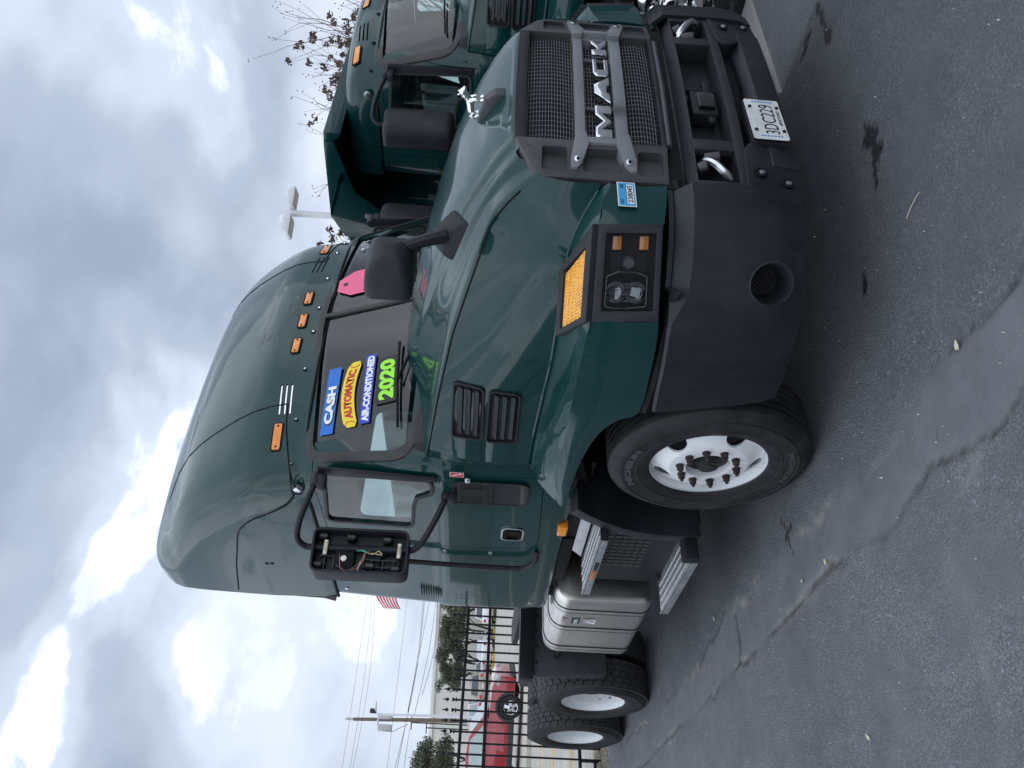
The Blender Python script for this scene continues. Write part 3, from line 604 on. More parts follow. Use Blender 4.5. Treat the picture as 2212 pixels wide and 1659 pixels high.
for s in (-1, 1):
    f = MB(); mv = lambda p: (p[0], s*p[1], p[2])
    top = [[mv(Vector(a).lerp(Vector(b), t)+Vector((0, .012*math.sin(math.pi*t), .008*math.sin(math.pi*t)))) for t in (0, .15, .3, .5, .7, .85, 1)] for a, b, c in FS]
    f.grid([[tuple(map(float, r)) for r in cr([tuple(rr[j]) for rr in top], 3)] for j in range(7)])
    def sidepart(st):
        rws = []
        for t in (0, .06, .2, .4, .6, .8, 1):
            rws.append([mv(Vector(b).lerp(Vector(c), t)+Vector((0, .012*math.sin(math.pi*t), 0))) for a, b, c in st])
        return [[tuple(map(float, q)) for q in cr([tuple(v) for v in r], 3)] for r in rws]
    f.grid(sidepart(FS[:9])); f.grid(sidepart(FS[10:]))
    o = f.obj('fender', 'paint', T, 0, smooth=28); solid(o, .016)
    # ledge lip between hood side and fender
    MB().tube([(x, s*(ay(x)+.012), az(x)+.002) for x in np.linspace(-.3, 1.28, 26)], .009, 6).obj('fender_ledge', 'paint', o)
    # inner arch liner
    rr = [[(math.cos(a)*.63, s*y, .50+math.sin(a)*.63) for a in np.linspace(R(-5), R(120), 18)] for y in (1.12, .72, .55)]
    MB().grid(rr).obj('wheel_arch_liner', 'black', o)
    # ---- headlight
    BL, TL, TR, BR = (Vector(mv(p)) for p in ((1.012, 1.128, .972), (.988, 1.128, 1.236), (1.272, .870, 1.240), (1.292, .870, .990)))
    nrm = (TR-TL).cross(BL-TL).normalized(); nrm = nrm if nrm.x > 0 else -nrm
    def q4(u, v, h): return (BL.lerp(BR, u)).lerp(TL.lerp(TR, u), v)+nrm*h
    def qp(u0, u1, v0, v1, r=.0): return [(u0, v0), (u1, v0), (u1, v1), (u0, v1)]
    hl = ring_frame(rpoly([(.10, .10), (.92, .10), (.92, .86), (.10, .86)], .03, 3), .0, lambda p, h: q4(p[0], p[1], h), -.06, .008)
    outer = [(0, 0), (1, 0), (1, 1), (0, 1)]; inner = [(.11, .09), (.91, .09), (.91, .87), (.11, .87)]
    hb = MB(); v = [q4(u, w_, h) for (u, w_) in outer for h in (-.02, .012)]+[q4(u, w_, h) for (u, w_) in inner for h in (-.05, .012)]
    hb.add(v, [f_ for i in range(4) for j in [(i+1) % 4] for f_ in ((2*i, 2*j, 2*j+1, 2*i+1), (2*i+1, 2*j+1, 8+2*j+1, 8+2*i+1), (8+2*i, 8+2*i+1, 8+2*j+1, 8+2*j))]+[(8, 10, 12, 14)])
    hbo = hb.obj('headlight', 'plastic_bezel', T, .003)
    MB().add([q4(u, w_, .004) for u, w_ in inner], [(0, 1, 2, 3)]).obj('clear_lens', 'lens', hbo)
    for vv in (.26, .68): MB().box((-.5, -.5, -.5), (.5, .5, .5)).obj('x', 'amber_dim') if False else MB().add([q4(u, w_, h) for h in (-.048, -.03) for u, w_ in ((.74, vv-.07), (.88, vv-.07), (.88, vv+.07), (.74, vv+.07))], [(0,3,2,1),(4,5,6,7),(0,1,5,4),(1,2,6,5),(2,3,7,6),(3,0,4,7)]).obj('side_reflector', 'amber_dim', hbo, .002)
    for k in range(9):
        for va, vb in ((.20, .36), (.60, .76)):
            u = .52+k*.022; MB().add([q4(u+du, w_, h) for h in (-.048, -.034) for du, w_ in ((0, va), (.011, va), (.011, vb), (0, vb))], [(4,5,6,7),(0,1,5,4),(1,2,6,5),(2,3,7,6),(3,0,4,7)]).obj('cooling_fin', 'plastic', hbo)
    MB().add([q4(u, w_, -.047) for u, w_ in ((.115, .095), (.905, .095), (.905, .865), (.115, .865))], [(0, 1, 2, 3)]).obj('lamp_backing', 'black', hbo)
    oct_ = rpoly([(.16, .2), (.46, .2), (.50, .35), (.50, .65), (.46, .8), (.16, .8), (.14, .5)], .02, 2)
    ring_frame(oct_, .02, lambda p, h: q4(p[0], p[1], h), -.048, -.012).obj('lamp_surround', 'lens_dark', hbo, .002)
    for vv in (.36, .66):
        cc = q4(.30, vv, -.044); lam = MB().lathe([(.0005, .004), (.018, .006), (.030, .014), (.040, .026), (.044, .030), (.046, 0)], 22, 'Z')
        qn = Vector((0, 0, 1)).rotation_difference(nrm); lam.v = [tuple(Vector(cc)+qn@Vector(p)) for p in lam.v]; lam.obj('lamp_projector', 'chrome_dark', hbo)
    cc = q4(.60, .47, -.046); lam = MB().lathe([(.0, .012), (.02, .012), (.028, .004), (.03, 0)], 18, 'Z'); lam.v = [tuple(Vector(cc)+qn@Vector(p)) for p in lam.v]; lam.obj('lamp_projector', 'plastic_grey', hbo)
    mm = MB(); [mm.add([q4(u+du, w_, h) for h in (-.046, -.02) for du, w_ in ((0, .44), (.02, .44), (.02, .56), (0, .56))], [(4,5,6,7),(0,1,5,4),(1,2,6,5),(2,3,7,6),(3,0,4,7)]) for u in (.2, .235, .27, .305, .34, .375)]; mm.obj('heat_sink', 'plastic_grey', hbo); MB().add([q4(u, w_, -.012) for u, w_ in ((.24, .30), (.34, .28), (.36, .42), (.27, .44))], [(0, 1, 2, 3)]).obj('lamp_glint', 'chrome', hbo)  # small chrome plate added as the bright glint inside the lamp
    # amber turn signal above
    U1, U2 = Vector(mv((.755, 1.012, 1.335))), Vector(mv((1.055, .915, 1.350)))
    n2 = (U1-TL).cross(TR-TL).normalized(); n2 = n2 if n2.z > 0 else -n2
    def q5(u, v, h): return (TL.lerp(TR, u)).lerp(U1.lerp(U2, u), v)+n2*(h+.020)
    o4 = [(0, 0), (1, 0), (1, 1), (0, 1)]; i4 = [(.08, .18), (.84, .18), (.90, .84), (.08, .84)]
    tb = MB(); v = [q5(u, w_, h) for (u, w_) in o4 for h in (-.05, .006)]+[q5(u, w_, h) for (u, w_) in i4 for h in (-.02, .006)]
    tb.add(v, [f_ for i in range(4) for j in [(i+1) % 4] for f_ in ((2*i, 2*j, 2*j+1, 2*i+1), (2*i+1, 2*j+1, 8+2*j+1, 8+2*i+1), (8+2*i, 8+2*i+1, 8+2*j+1, 8+2*j))]+[(8, 10, 12, 14)])
    tbo = tb.obj('turn_signal', 'plastic_bezel', T, .003)
    ff = MB()
    for k in range(18):
        for j in range(5):
            u0, v0 = .085+k*.042, .19+j*.128; ff.add([q5(u0, v0, -.004), q5(u0+.04, v0, -.004), q5(u0+.04, v0+.13, -.004), q5(u0, v0+.13, -.004), q5(u0+.02, v0+.07, .003)], [(0,1,4),(1,2,4),(2,3,4),(3,0,4)])
    ff.obj('reflector_facets', 'amber_bright', tbo, 0, smooth=0)
# ---- grille
GX = 1.335
gs = MB()
outer = [(-.43, 1.588), (-.60, 1.505), (-.632, 1.46), (-.632, .945), (.632, .945), (.632, 1.46), (.60, 1.505), (.43, 1.588)]
def gsx(y, z): return 1.322-max(0., abs(y)-.43)*.16-.010*(y/.5)**2     # surround swept back towards the sides
# surround as pieces: top bar, bottom bar, two wings
def plate(m, poly, lo, hi): return m.prism(poly, 0, 1, 'X', lambda q: (gsx(q[1], q[2])+(lo if q[0] < .5 else hi), q[1], q[2]))
plate(gs, [(-.44, 1.588), (-.22, 1.592), (0, 1.594), (.22, 1.592), (.44, 1.588), (.435, 1.535), (.2, 1.54), (0, 1.541), (-.2, 1.54), (-.435, 1.535)], -.07, .03)
gl_ = MB(); plate(gl_, [(-.44, .965), (0, .965), (.44, .965), (.44, .943), (0, .943), (-.44, .943)], -.07, .03); gl_.obj('grille_lower_bar', 'plastic', T, .006)
gso = gs.obj('grille_surround', 'plastic', T, .006)
for s in (-1, 1):
    wv = MB()
    cols = [(.435, .03), (.47, .03), (.50, .022), (.59, .022), (.61, .03), (.635, .0)]
    def wx(y, d): return gsx(y, 1.2)+d
    wing = MB()
    outl = [(.432, 1.588), (.60, 1.505), (.634, 1.46), (.634, .943), (.432, .943)]
    wing.prism([(s*a, b) for a, b in outl], 0, 1, 'X', lambda q: (gsx(q[1], q[2])+(-.10 if q[0] < .5 else .03), q[1], q[2]))
    wo = wing.obj('grille_wing', 'plastic_wing', T, .008)
    bc = [cutter(rpoly([(s*.475, zb), (s*.60, zb), (s*.60, zt), (s*.475, zt+.0)], .018, 4), gsx(.54, 1)+.0, 1.5, 'X', None) for zb, zt in ((1.365, 1.47), (1.135, 1.30), (.965, 1.07))]
    boolean(wo, bc)
MB().add([(GX-.075, -.44, .94), (GX-.075, .44, .94), (GX-.075, .44, 1.56), (GX-.075, -.44, 1.56)], [(0, 1, 2, 3)]).obj('radiator_core', 'black', T)
def gmx(y, z): return GX-.018*(y/.44)**2
def wires(z0, z1, bulge=0.):
    m = MB(); ny = 27; nzv = max(3, int((z1-z0)/.0125))
    bx = lambda z: bulge*math.sin(math.pi*(z-z0)/(z1-z0))
    for i in range(ny+1):
        y = -.434+.868*i/ny; m.tube([(gmx(y, z)+bx(z)-.02, y, z) for z in np.linspace(z0, z1, 5)], .0018, 4, False)
    for k in range(nzv+1):
        z = z0+(z1-z0)*k/nzv; m.tube([(gmx(y, z)+bx(z)-.018, y, z) for y in np.linspace(-.436, .436, 7)], .0018, 4, False)
    return setp(m.obj('grille_mesh', 'plastic_mesh', T, 0, 0), kind='stuff')
wires(1.325, 1.535, .012); wires(.962, 1.11, .012); wires(1.155, 1.29)
fl = MB()
for z in np.arange(.95, 1.55, .009): fl.box((GX-.068, -.436, z), (GX-.060, .436, z+.003))
setp(fl.obj('radiator_fins', 'plastic', T, 0, 0), kind='stuff')
bar = MB()
def gb(poly, d0=-.03, d1=.022): bar.prism(poly, 0, 1, 'X', lambda q: (gmx(q[1], q[2])-max(0, abs(q[1])-.43)*.14+(d0 if q[0] < .5 else d1), q[1], q[2]))
for zs_ in ((1.288, 1.330), (1.106, 1.158)):
    for a in np.linspace(-.43, .43, 9)[:-1]: gb([(a, zs_[0]), (a+.1075, zs_[0]), (a+.1075, zs_[1]), (a, zs_[1])])
for s in (-1, 1):
    gb([(s*.40, 1.158), (s*.43, 1.158), (s*.43, 1.288), (s*.40, 1.288)][::s], -.03, .012)
    gb([(s*.40, 1.106), (s*.40, 1.160), (s*.455, 1.160), (s*.565, 1.125), (s*.592, 1.10), (s*.592, 1.08), (s*.535, 1.08)][::s], -.03, .044); gb([(s*.40, 1.288), (s*.40, 1.330), (s*.535, 1.350), (s*.592, 1.350), (s*.592, 1.325), (s*.565, 1.305), (s*.455, 1.275)][::s], -.03, .044)
    gb([(s*.425, 1.158), (s*.455, 1.15), (s*.455, 1.295), (s*.425, 1.29)][::s], -.03, .040)
bar.obj('grille_crossbar', 'plastic_faded', T, .005)
for s in (-1, 1):
    for z in (1.322, 1.108):
        x = gmx(.55, z)-.12*.14+.043; b = disc((x, s*.55, z), (1, s*.35, 0), .016, .006).obj('grille_bolt', 'chrome_sat', T, .002); disc((x+.005, s*.551, z), (1, s*.35, 0), .007, .004, 6).obj('bolt_socket', 'black', b)
# chrome letters
def letter(name, polys, y0):
    m = MB()
    for p in polys: m.prism([(y0+a, 1.172+b*.072) for a, b in p], 0, 1, 'X', lambda q: (gmx(q[1], q[2])+(-.006 if q[0] < .5 else .024), q[1], q[2]))
    return m.obj(name, 'chrome', T, .005, 2, 20)
w1 = .052
letter('grille_letter', [[(0, 0), (w1, 0), (w1, .62), (.107, 0), (.162, .62), (.162, 0), (.214, 0), (.214, 1), (.150, 1), (.107, .50), (.064, 1), (0, 1)]], -.400)
letter('grille_letter', [[(0, 0), (.058, 0), (.075, .20), (.125, .20), (.142, 0), (.200, 0), (.132, 1), (.068, 1)]], -.158)
bpy.context.view_layer.update()
letter('grille_letter', [[(0, .16), (.022, 0), (.148, 0), (.148, .27), (.055, .27), (.055, .73), (.148, .73), (.148, 1), (.022, 1), (0, .84)]], .048)
letter('grille_letter', [[(0, 0), (.052, 0), (.052, .36), (.068, .36), (.108, 0), (.172, 0), (.112, .52), (.168, 1), (.106, 1), (.068, .64), (.052, .64), (.052, 1), (0, 1)]], .238)
for y in (-.175, .22): MB().box((GX-.02, y-.012, 1.14), (GX-.004, y+.012, 1.30)).obj('letter_bracket', 'plastic_grey', T, .002)
# sticker on the front of the fender
def ff_(a, b, h): return (1.352-(.0+a)*0+h-(.0), -.745-a*1.0*-1*-1, 1.10+b)
def stk(a, b, h):    # a grows to viewer's right (+Y)
    y = -.728+a; return (1.3125+h, y, 1.128+b)
def panel(name, m, parent, fn, w_, h_, h=0, r=.0, t=None):
    pl = rect(-w_/2, w_/2, -h_/2, h_/2, r) if r else rect(-w_/2, w_/2, -h_/2, h_/2)
    return MB().add([fn(a, b, h) for a, b in pl], [tuple(range(len(pl)))]).obj(name, m, parent, 0, 0)
st = panel('registration_sticker', 'white_paint', T, stk, .150, .074)
panel('sticker_ground', 'skyblue_ink', st, stk, .141, .066, .0008)
panel('number_field', 'white_paint', st, lambda a, b, h: stk(a, b-.014, h), .118, .027, .0016)
text('lettering', '238045', .03, 'ink', st, lambda a, b, h: stk(a, b-.014, .0024), .0006, wid=.105, hgt=.021)
text('lettering', 'HUT', .02, 'ink', st, lambda a, b, h: stk(a-.045, b+.020, .0024), .0003, wid=.028, hgt=.013, shear=.2)
text('lettering', 'NY', .02, 'ink', st, lambda a, b, h: stk(a+.050, b+.018, .0024), .0005, wid=.024, hgt=.015)
panel('sticker_rule', 'ink', st, lambda a, b, h: stk(a, b+.002, h), .135, .0015, .0024)

# ---- bumper centre
BX = 1.372
b = MB()
def bbx(y): return BX-.03*(y/.66)**2
def bp(poly, d0, d1):
    b.prism(poly, 0, 1, 'X', lambda q: (bbx(q[1])+(d0(q[2]) if callable(d0) else d0) if q[0] < .5 else bbx(q[1])+(d1(q[2]) if callable(d1) else d1), q[1], q[2]))
cham = lambda z: 0. if z < .868 else -.075
ysg = [-.68, -.5, -.25, 0, .25, .5, .68]
def strip(z0, z1, y0, y1, x0, x1f, n=6):
    ys = np.linspace(y0, y1, n+1); pr = [(x0, z0), (x1f(z0), z0), (x1f(min(z1, .868)), min(z1, .868))] + ([(x1f(z1), z1), (x0, z1)] if z1 > .868 else [(x0, z1)])
    v = [(bbx(y)+dx, y, z) for y in ys for dx, z in pr]; k = len(pr)
    f = [(i*k+j, i*k+(j+1) % k, (i+1)*k+(j+1) % k, (i+1)*k+j) for i in range(n) for j in range(k)]+[tuple(range(k-1, -1, -1)), tuple(n*k+j for j in range(k))]
    b.add(v, f)
strip(.835, .935, -.665, .665, -.14, cham, 8)
strip(.618, .665, -.665, .665, -.12, lambda z: 0., 8)
for s in (-1, 1):
    for a, c in ((.385, .452), (.640, .668)): b.prism([(s*a, .66), (s*c, .66), (s*c, .84), (s*a, .84)][::s], 0, 1, 'X', lambda q: (bbx(q[1])+(-.13 if q[0] < .5 else -.002), q[1], q[2]))
b.obj('bumper_frame', 'plastic_bezel', T, .007)
MB().add([(1.26, -.7, .60), (1.26, .7, .60), (1.26, .7, .95), (1.26, -.7, .95)], [(0, 1, 2, 3)]).obj('cooler_screen', 'plastic', T)
for s in (-1, 1):   # pocket side walls
    pk = MB()
    for y in (.455, .645): pk.box((1.20, s*y-.004, .655), (1.33, s*y+.004, .85))
    pk.box((1.20, min(s*.455, s*.645), .655), (1.33, max(s*.455, s*.645), .662)).obj('tow_pocket', 'black', T)
    hk = MB().tube(cr([(1.25, s*.50, .82), (1.33, s*.51, .80), (1.36, s*.55, .77), (1.36, s*.60, .735), (1.33, s*.62, .70), (1.26, s*.62, .69)], 4), .017, 8).obj('tow_hook', 'chrome_sat', T)
    MB().tube([(1.33, s*.485, .79), (1.345, s*.485, .73)], .024, 10).tube([(1.33, s*.55, .82), (1.35, s*.55, .79)], .022, 10).obj('hook_pin', 'plastic_grey', hk, .003)
# radar box behind the opening
rb = MB().box((1.27, -.16, .685), (1.335, .02, .80)).box((1.30, -.20, .70), (1.325, .12, .73)).box((1.28, .06, .66), (1.315, .075, .83)).obj('radar_sensor', 'plastic', T, .008)
MB().box((1.335, -.13, .70), (1.355, -.02, .775)).obj('sensor_face', 'lens_dark', rb, .006)
# lower valance: wings, bar, grid
for s in (-1, 1):
    wv = MB().prism([(s*p[0], p[1]) for p in ((.452, .632), (.672, .645), (.695, .62), (.70, .415), (.535, .402), (.50, .43), (.40, .56), (.40, .60))], 0, 1, 'X', lambda q: (bbx(q[1])+(-.10 if q[0] < .5 else .008-max(0, .55-q[2])*.18), q[1], q[2]))
    wo = wv.obj('bumper_lower_wing', 'plastic_bumper', T, .008)
    for yy, z in ((.585, .575), (.622, .465)):
        bx = bbx(yy)+.004-max(0, .55-z)*.18
        ring_frame([(s*yy+.022*math.cos(a), z+.022*math.sin(a)) for a in np.linspace(0, 2*math.pi, 17)[:-1]], .005, lambda p, h: (bx+h, p[0], p[1]), .0, .007).obj('bolt_recess', 'black', wo, .001)
        disc((bx, s*yy, z), (1, 0, 0), .021, .0052).obj('bolt_recess', 'black', wo); disc((bx, s*yy, z-.004), (1, 0, 0), .013, .010).obj('bumper_bolt', 'chrome_sat', wo, .003)
lb = MB(); ys = np.linspace(-.53, .53, 9)
pr = [(-.10, .545), (-.045, .548), (.002, .512), (-.012, .402), (-.10, .402)]
lb.add([(bbx(y)+dx, y, z) for y in ys for dx, z in pr], [(i*5+j, i*5+(j+1) % 5, (i+1)*5+(j+1) % 5, (i+1)*5+j) for i in range(8) for j in range(5)]+[(4, 3, 2, 1, 0), tuple(40+j for j in range(5))])
lb.obj('bumper_lower_bar', 'plastic_bumper', T, .006)
gr = MB()
for y in np.arange(-.45, .45, .014): gr.box((1.29, y, .54), (1.295, y+.006, .62))
setp(gr.obj('lower_intake_grid', 'plastic', T, 0, 0), kind='stuff'); MB().add([(1.28, -.5, .5), (1.28, .5, .5), (1.28, .5, .64), (1.28, -.5, .64)], [(0, 1, 2, 3)]).obj('intake_backing', 'black', T)
# licence plate
def lp(a, b_, h): return (bbx(-.24)+.012+h+.12*b_*.15-a*.03, -.243+a, .505+b_)
pb = MB().prism(rect(-.40, -.09, .43, .585), 1.33, 1.372, 'X').obj('plate_bracket', 'plastic', T, .004)
pl = rect(-.1525, .1525, -.0765, .0765, .012)
po = MB().add([lp(a, c, h) for h in (0, .003) for a, c in pl], [tuple(range(len(pl))), tuple(range(2*len(pl)-1, len(pl)-1, -1))]+[(i, (i+1) % len(pl), (i+1) % len(pl)+len(pl), i+len(pl)) for i in range(len(pl))])
global_plate = po.obj('licence_plate', mat('plate_face', (.62, .63, .62), .4, 0, .18, 14), T)
text('lettering', '3DC229', .09, 'ink', global_plate, lambda a, b_, h: lp(a, b_-.012, .0042), .0, wid=.225, hgt=.062)
text('lettering', 'APPORTIONED', .03, 'ink', global_plate, lambda a, b_, h: lp(a+.01, b_-.060, .0042), .0005, wid=.115, hgt=.014)
for a in (-.13, .135):
    dsh = MB(); [dsh.add([lp(a+da, bb+db, .0042) for da, db in ((-.004, 0), (.004, 0), (.004, .009), (-.004, .009))], [(0, 1, 2, 3)]) for bb in np.arange(-.05, .045, .014)]; dsh.obj('plate_border', 'blue_ink', global_plate, 0, 0)
for a, c in ((-.09, .058), (.09, .058), (-.09, -.062), (.09, -.062)): disc(lp(a, c, .003), (1, 0, 0), .008, .006, 10).obj('plate_screw', 'dark_metal', global_plate, .001)
# ---- bumper ends
bc = cr([(1.350, .672), (1.335, .78), (1.29, .90), (1.20, 1.02), (1.08, 1.115), (.95, 1.165), (.80, 1.19), (.62, 1.202), (.50, 1.205)], 4)
def bsec(i, n):
    x, y = bc[i]; t = i/(n-1); zt = float(np.interp(t, [0, .35, .6, 1], [.935, .938, .932, .897])); zb = float(np.interp(t, [0, .25, .5, .8, 1], [.412, .425, .41, .388, .384]))
    zc = float(np.interp(t, [0, .45, .56, 1], [.866, .872, zt-.012, zt-.012]))
    tx = Vector((bc[min(i+1, n-1)][0]-bc[max(i-1, 0)][0], bc[min(i+1, n-1)][1]-bc[max(i-1, 0)][1])).normalized(); nn = Vector((tx.y, -tx.x)); nn = nn if nn.x*1+nn.y > 0 else -nn
    back = max(.0, (zt-zc))*.9
    xr = .14*float(np.interp(t, [.75, 1], [0, 1]))    # rear edge leans forward towards the bottom
    P = lambda off, z: (x+nn.x*off+xr*(zt-z)/(zt-zb), y+nn.y*off, z)
    return [P(-.05, zt), P(-back, zt), P(0, zc), P(.004, (zc+zb)/2+.1), P(.003, (zc+zb)/2-.1), P(-.004, zb+.06), P(-.022, zb), P(-.07, zb)]
for s in (-1, 1):
    n = len(bc); rows = [[(x, s*y, z) for x, y, z in bsec(i, n)] for i in range(n)]
    o = solid(MB().grid(rows).obj('bumper_end', 'plastic_bumper', T, 0, smooth=26), .02)
    c = Vector((1.175, s*1.04, .555)); ax = Vector((.62, s*.785, 0)).normalized(); qn = Vector((0, 0, 1)).rotation_difference(ax)
    cc = MB().lathe([(.0001, -.2), (.080, -.2), (.080, .2), (.0001, .2)], 28, 'Z'); cc.v = [tuple(c+qn@Vector((p[0]*1.0, p[1]*1.0, p[2]))) for p in cc.v]
    cu = cc.obj('cut', None, None, 0, 2, 0); boolean(o, [cu])
    fg = MB().lathe([(.090, .004), (.092, .012), (.084, .014), (.078, .006), (.062, -.07), (.055, -.10), (.0005, -.102)], 28, 'Z'); fg.v = [tuple(c+qn@Vector(p)) for p in fg.v]
    fo = fg.obj('fog_lamp_recess', 'plastic', T, smooth=40)
    fn_ = MB(); [fn_.box((-.04+k*.013, -.045, -.10), (-.034+k*.013, .045, -.085)) for k in range(7)]; fn_.v = [tuple(c+qn@Vector(p)) for p in fn_.v]; fn_.obj('recess_ribs', 'black', fo)
# gap backing above the bumper
MB().tube([(x-.07, -y+.07, .91) for x, y in bc], .03, 8).obj('bumper_support', 'black', T); MB().tube([(x-.07, y-.07, .91) for x, y in bc], .03, 8).obj('bumper_support', 'black', T)
MB().box((1.22, -.66, .88), (1.30, .66, .96)).obj('bumper_beam', 'black', T)
MB().tube([(1.33, -.42, .932), (1.345, 0, .93), (1.33, .42, .932)], .014, 8).obj('lower_grille_tube', 'plastic_grey', T)

# ---- emblem: chrome dog on its plinth
def hood_z(x, y):
    sc = hood_section(x); return float(np.interp(abs(y), [p[0] for p in sc[:26]], [p[1] for p in sc[:26]]))
pz = hs(1.20)
pe = MB().prism([(1.11, pz+.045), (1.275, pz-.055), (1.275, pz-.005), (1.245, pz+.035), (1.12, pz+.075)], -.03, .03, 'Y').obj('emblem_plinth', 'plastic_grey', T, .008)
dg = MB(); bz = pz+.055
dg.tube(cr([(1.135, 0, bz+.050), (1.165, 0, bz+.058), (1.205, 0, bz+.062), (1.232, 0, bz+.066)], 3), [.014, .017, .019, .02, .020, .021, .022, .023, .023, .02][:10], 10)
dg.tube(cr([(1.225, 0, bz+.068), (1.245, 0, bz+.085), (1.262, 0, bz+.098)], 3), [.02, .02, .02, .02, .021, .021, .02], 10)
dg.ball((1.268, 0, bz+.102), (.023, .022, .021), 12, 8); dg.ball((1.288, 0, bz+.094), (.014, .016, .012), 10, 7)
for y in (-.014, .014):
    dg.ball((1.262, y*1.3, bz+.122), (.006, .005, .009), 8, 6)
    dg.tube(cr([(1.228, y, bz+.062), (1.236, y*1.35, bz+.032), (1.232, y*1.35, bz+.004), (1.244, y*1.35, bz-.012)], 3), [.013, .012, .011, .010, .010, .009, .009, .009, .009, .010], 8)
    dg.tube(cr([(1.140, y, bz+.052), (1.128, y*1.25, bz+.034), (1.142, y*1.25, bz+.016), (1.126, y*1.25, bz+.002), (1.138, y*1.25, bz+.0)], 3), [.016, .016, .015, .013, .012, .011, .010, .010, .009, .009, .009, .009, .009], 8)
dg.tube([(1.132, 0, bz+.058), (1.118, 0, bz+.064)], [.006, .003], 6)
dg.v = [(1.2+(x-1.2)*.85, y*.85, bz+(z-bz)*.85) for x, y, z in dg.v]; dg.obj('dog_emblem', 'chrome', T, 0, smooth=60)

# ---- hood mirrors
def hood_mirror(s):
    base = MB().prism(rpoly([(.94, 1.838), (1.175, 1.768), (1.17, 1.795), (1.05, 1.872), (.96, 1.878)], .012, 3), 0, 1, 'Y', lambda q: (q[0], s*(.70+(.0 if q[1] < .5 else .07)+(1.9-q[2])*.25), q[2]+(.03 if q[1] < .5 else -.02)))
    bo = base.obj('hood_mirror', 'plastic', T, .008)
    MB().tube(cr([(1.06, s*.76, 1.845), (1.055, s*.79, 1.93), (1.035, s*.82, 2.02)], 4), [.030, .030, .029, .028, .027, .026, .026, .028, .03], 8).obj('mirror_arm', 'plastic', bo, 0)
    hd = MB(); c = Vector((1.0, s*.86, 2.07))
    prof = [(.065, .02, .0), (.055, .075, .062), (.02, .125, .092), (-.03, .14, .10), (-.075, .14, .10), (-.082, .132, .094)]
    rows = []
    for dx, wy, wz in prof:
        pl = rpoly([(-wy, -wz), (wy, -wz), (wy, wz), (-wy, wz)], min(wy, max(wz, .001))*.45, 4) if wz > 0 else [(0, 0)]*24
        if wz == 0: pl = [(0.02*math.cos(a), .02*math.sin(a)) for a in np.linspace(R(-135), R(225), 21)[:-1]]
        rows.append([tuple(c+Vector((dx*1.1, a+(.015*s), bz_*1.0))) for a, bz_ in pl[:20]])
    hd.grid(rows, True); nn = len(rows[0]); hd.f.append(tuple(range(nn-1, -1, -1))); hd.f.append(tuple((len(rows)-1)*nn+i for i in range(nn)))
    ho = hd.obj('mirror_head', 'plastic', bo, 0, smooth=40)
    return bo
hood_mirror(-1)

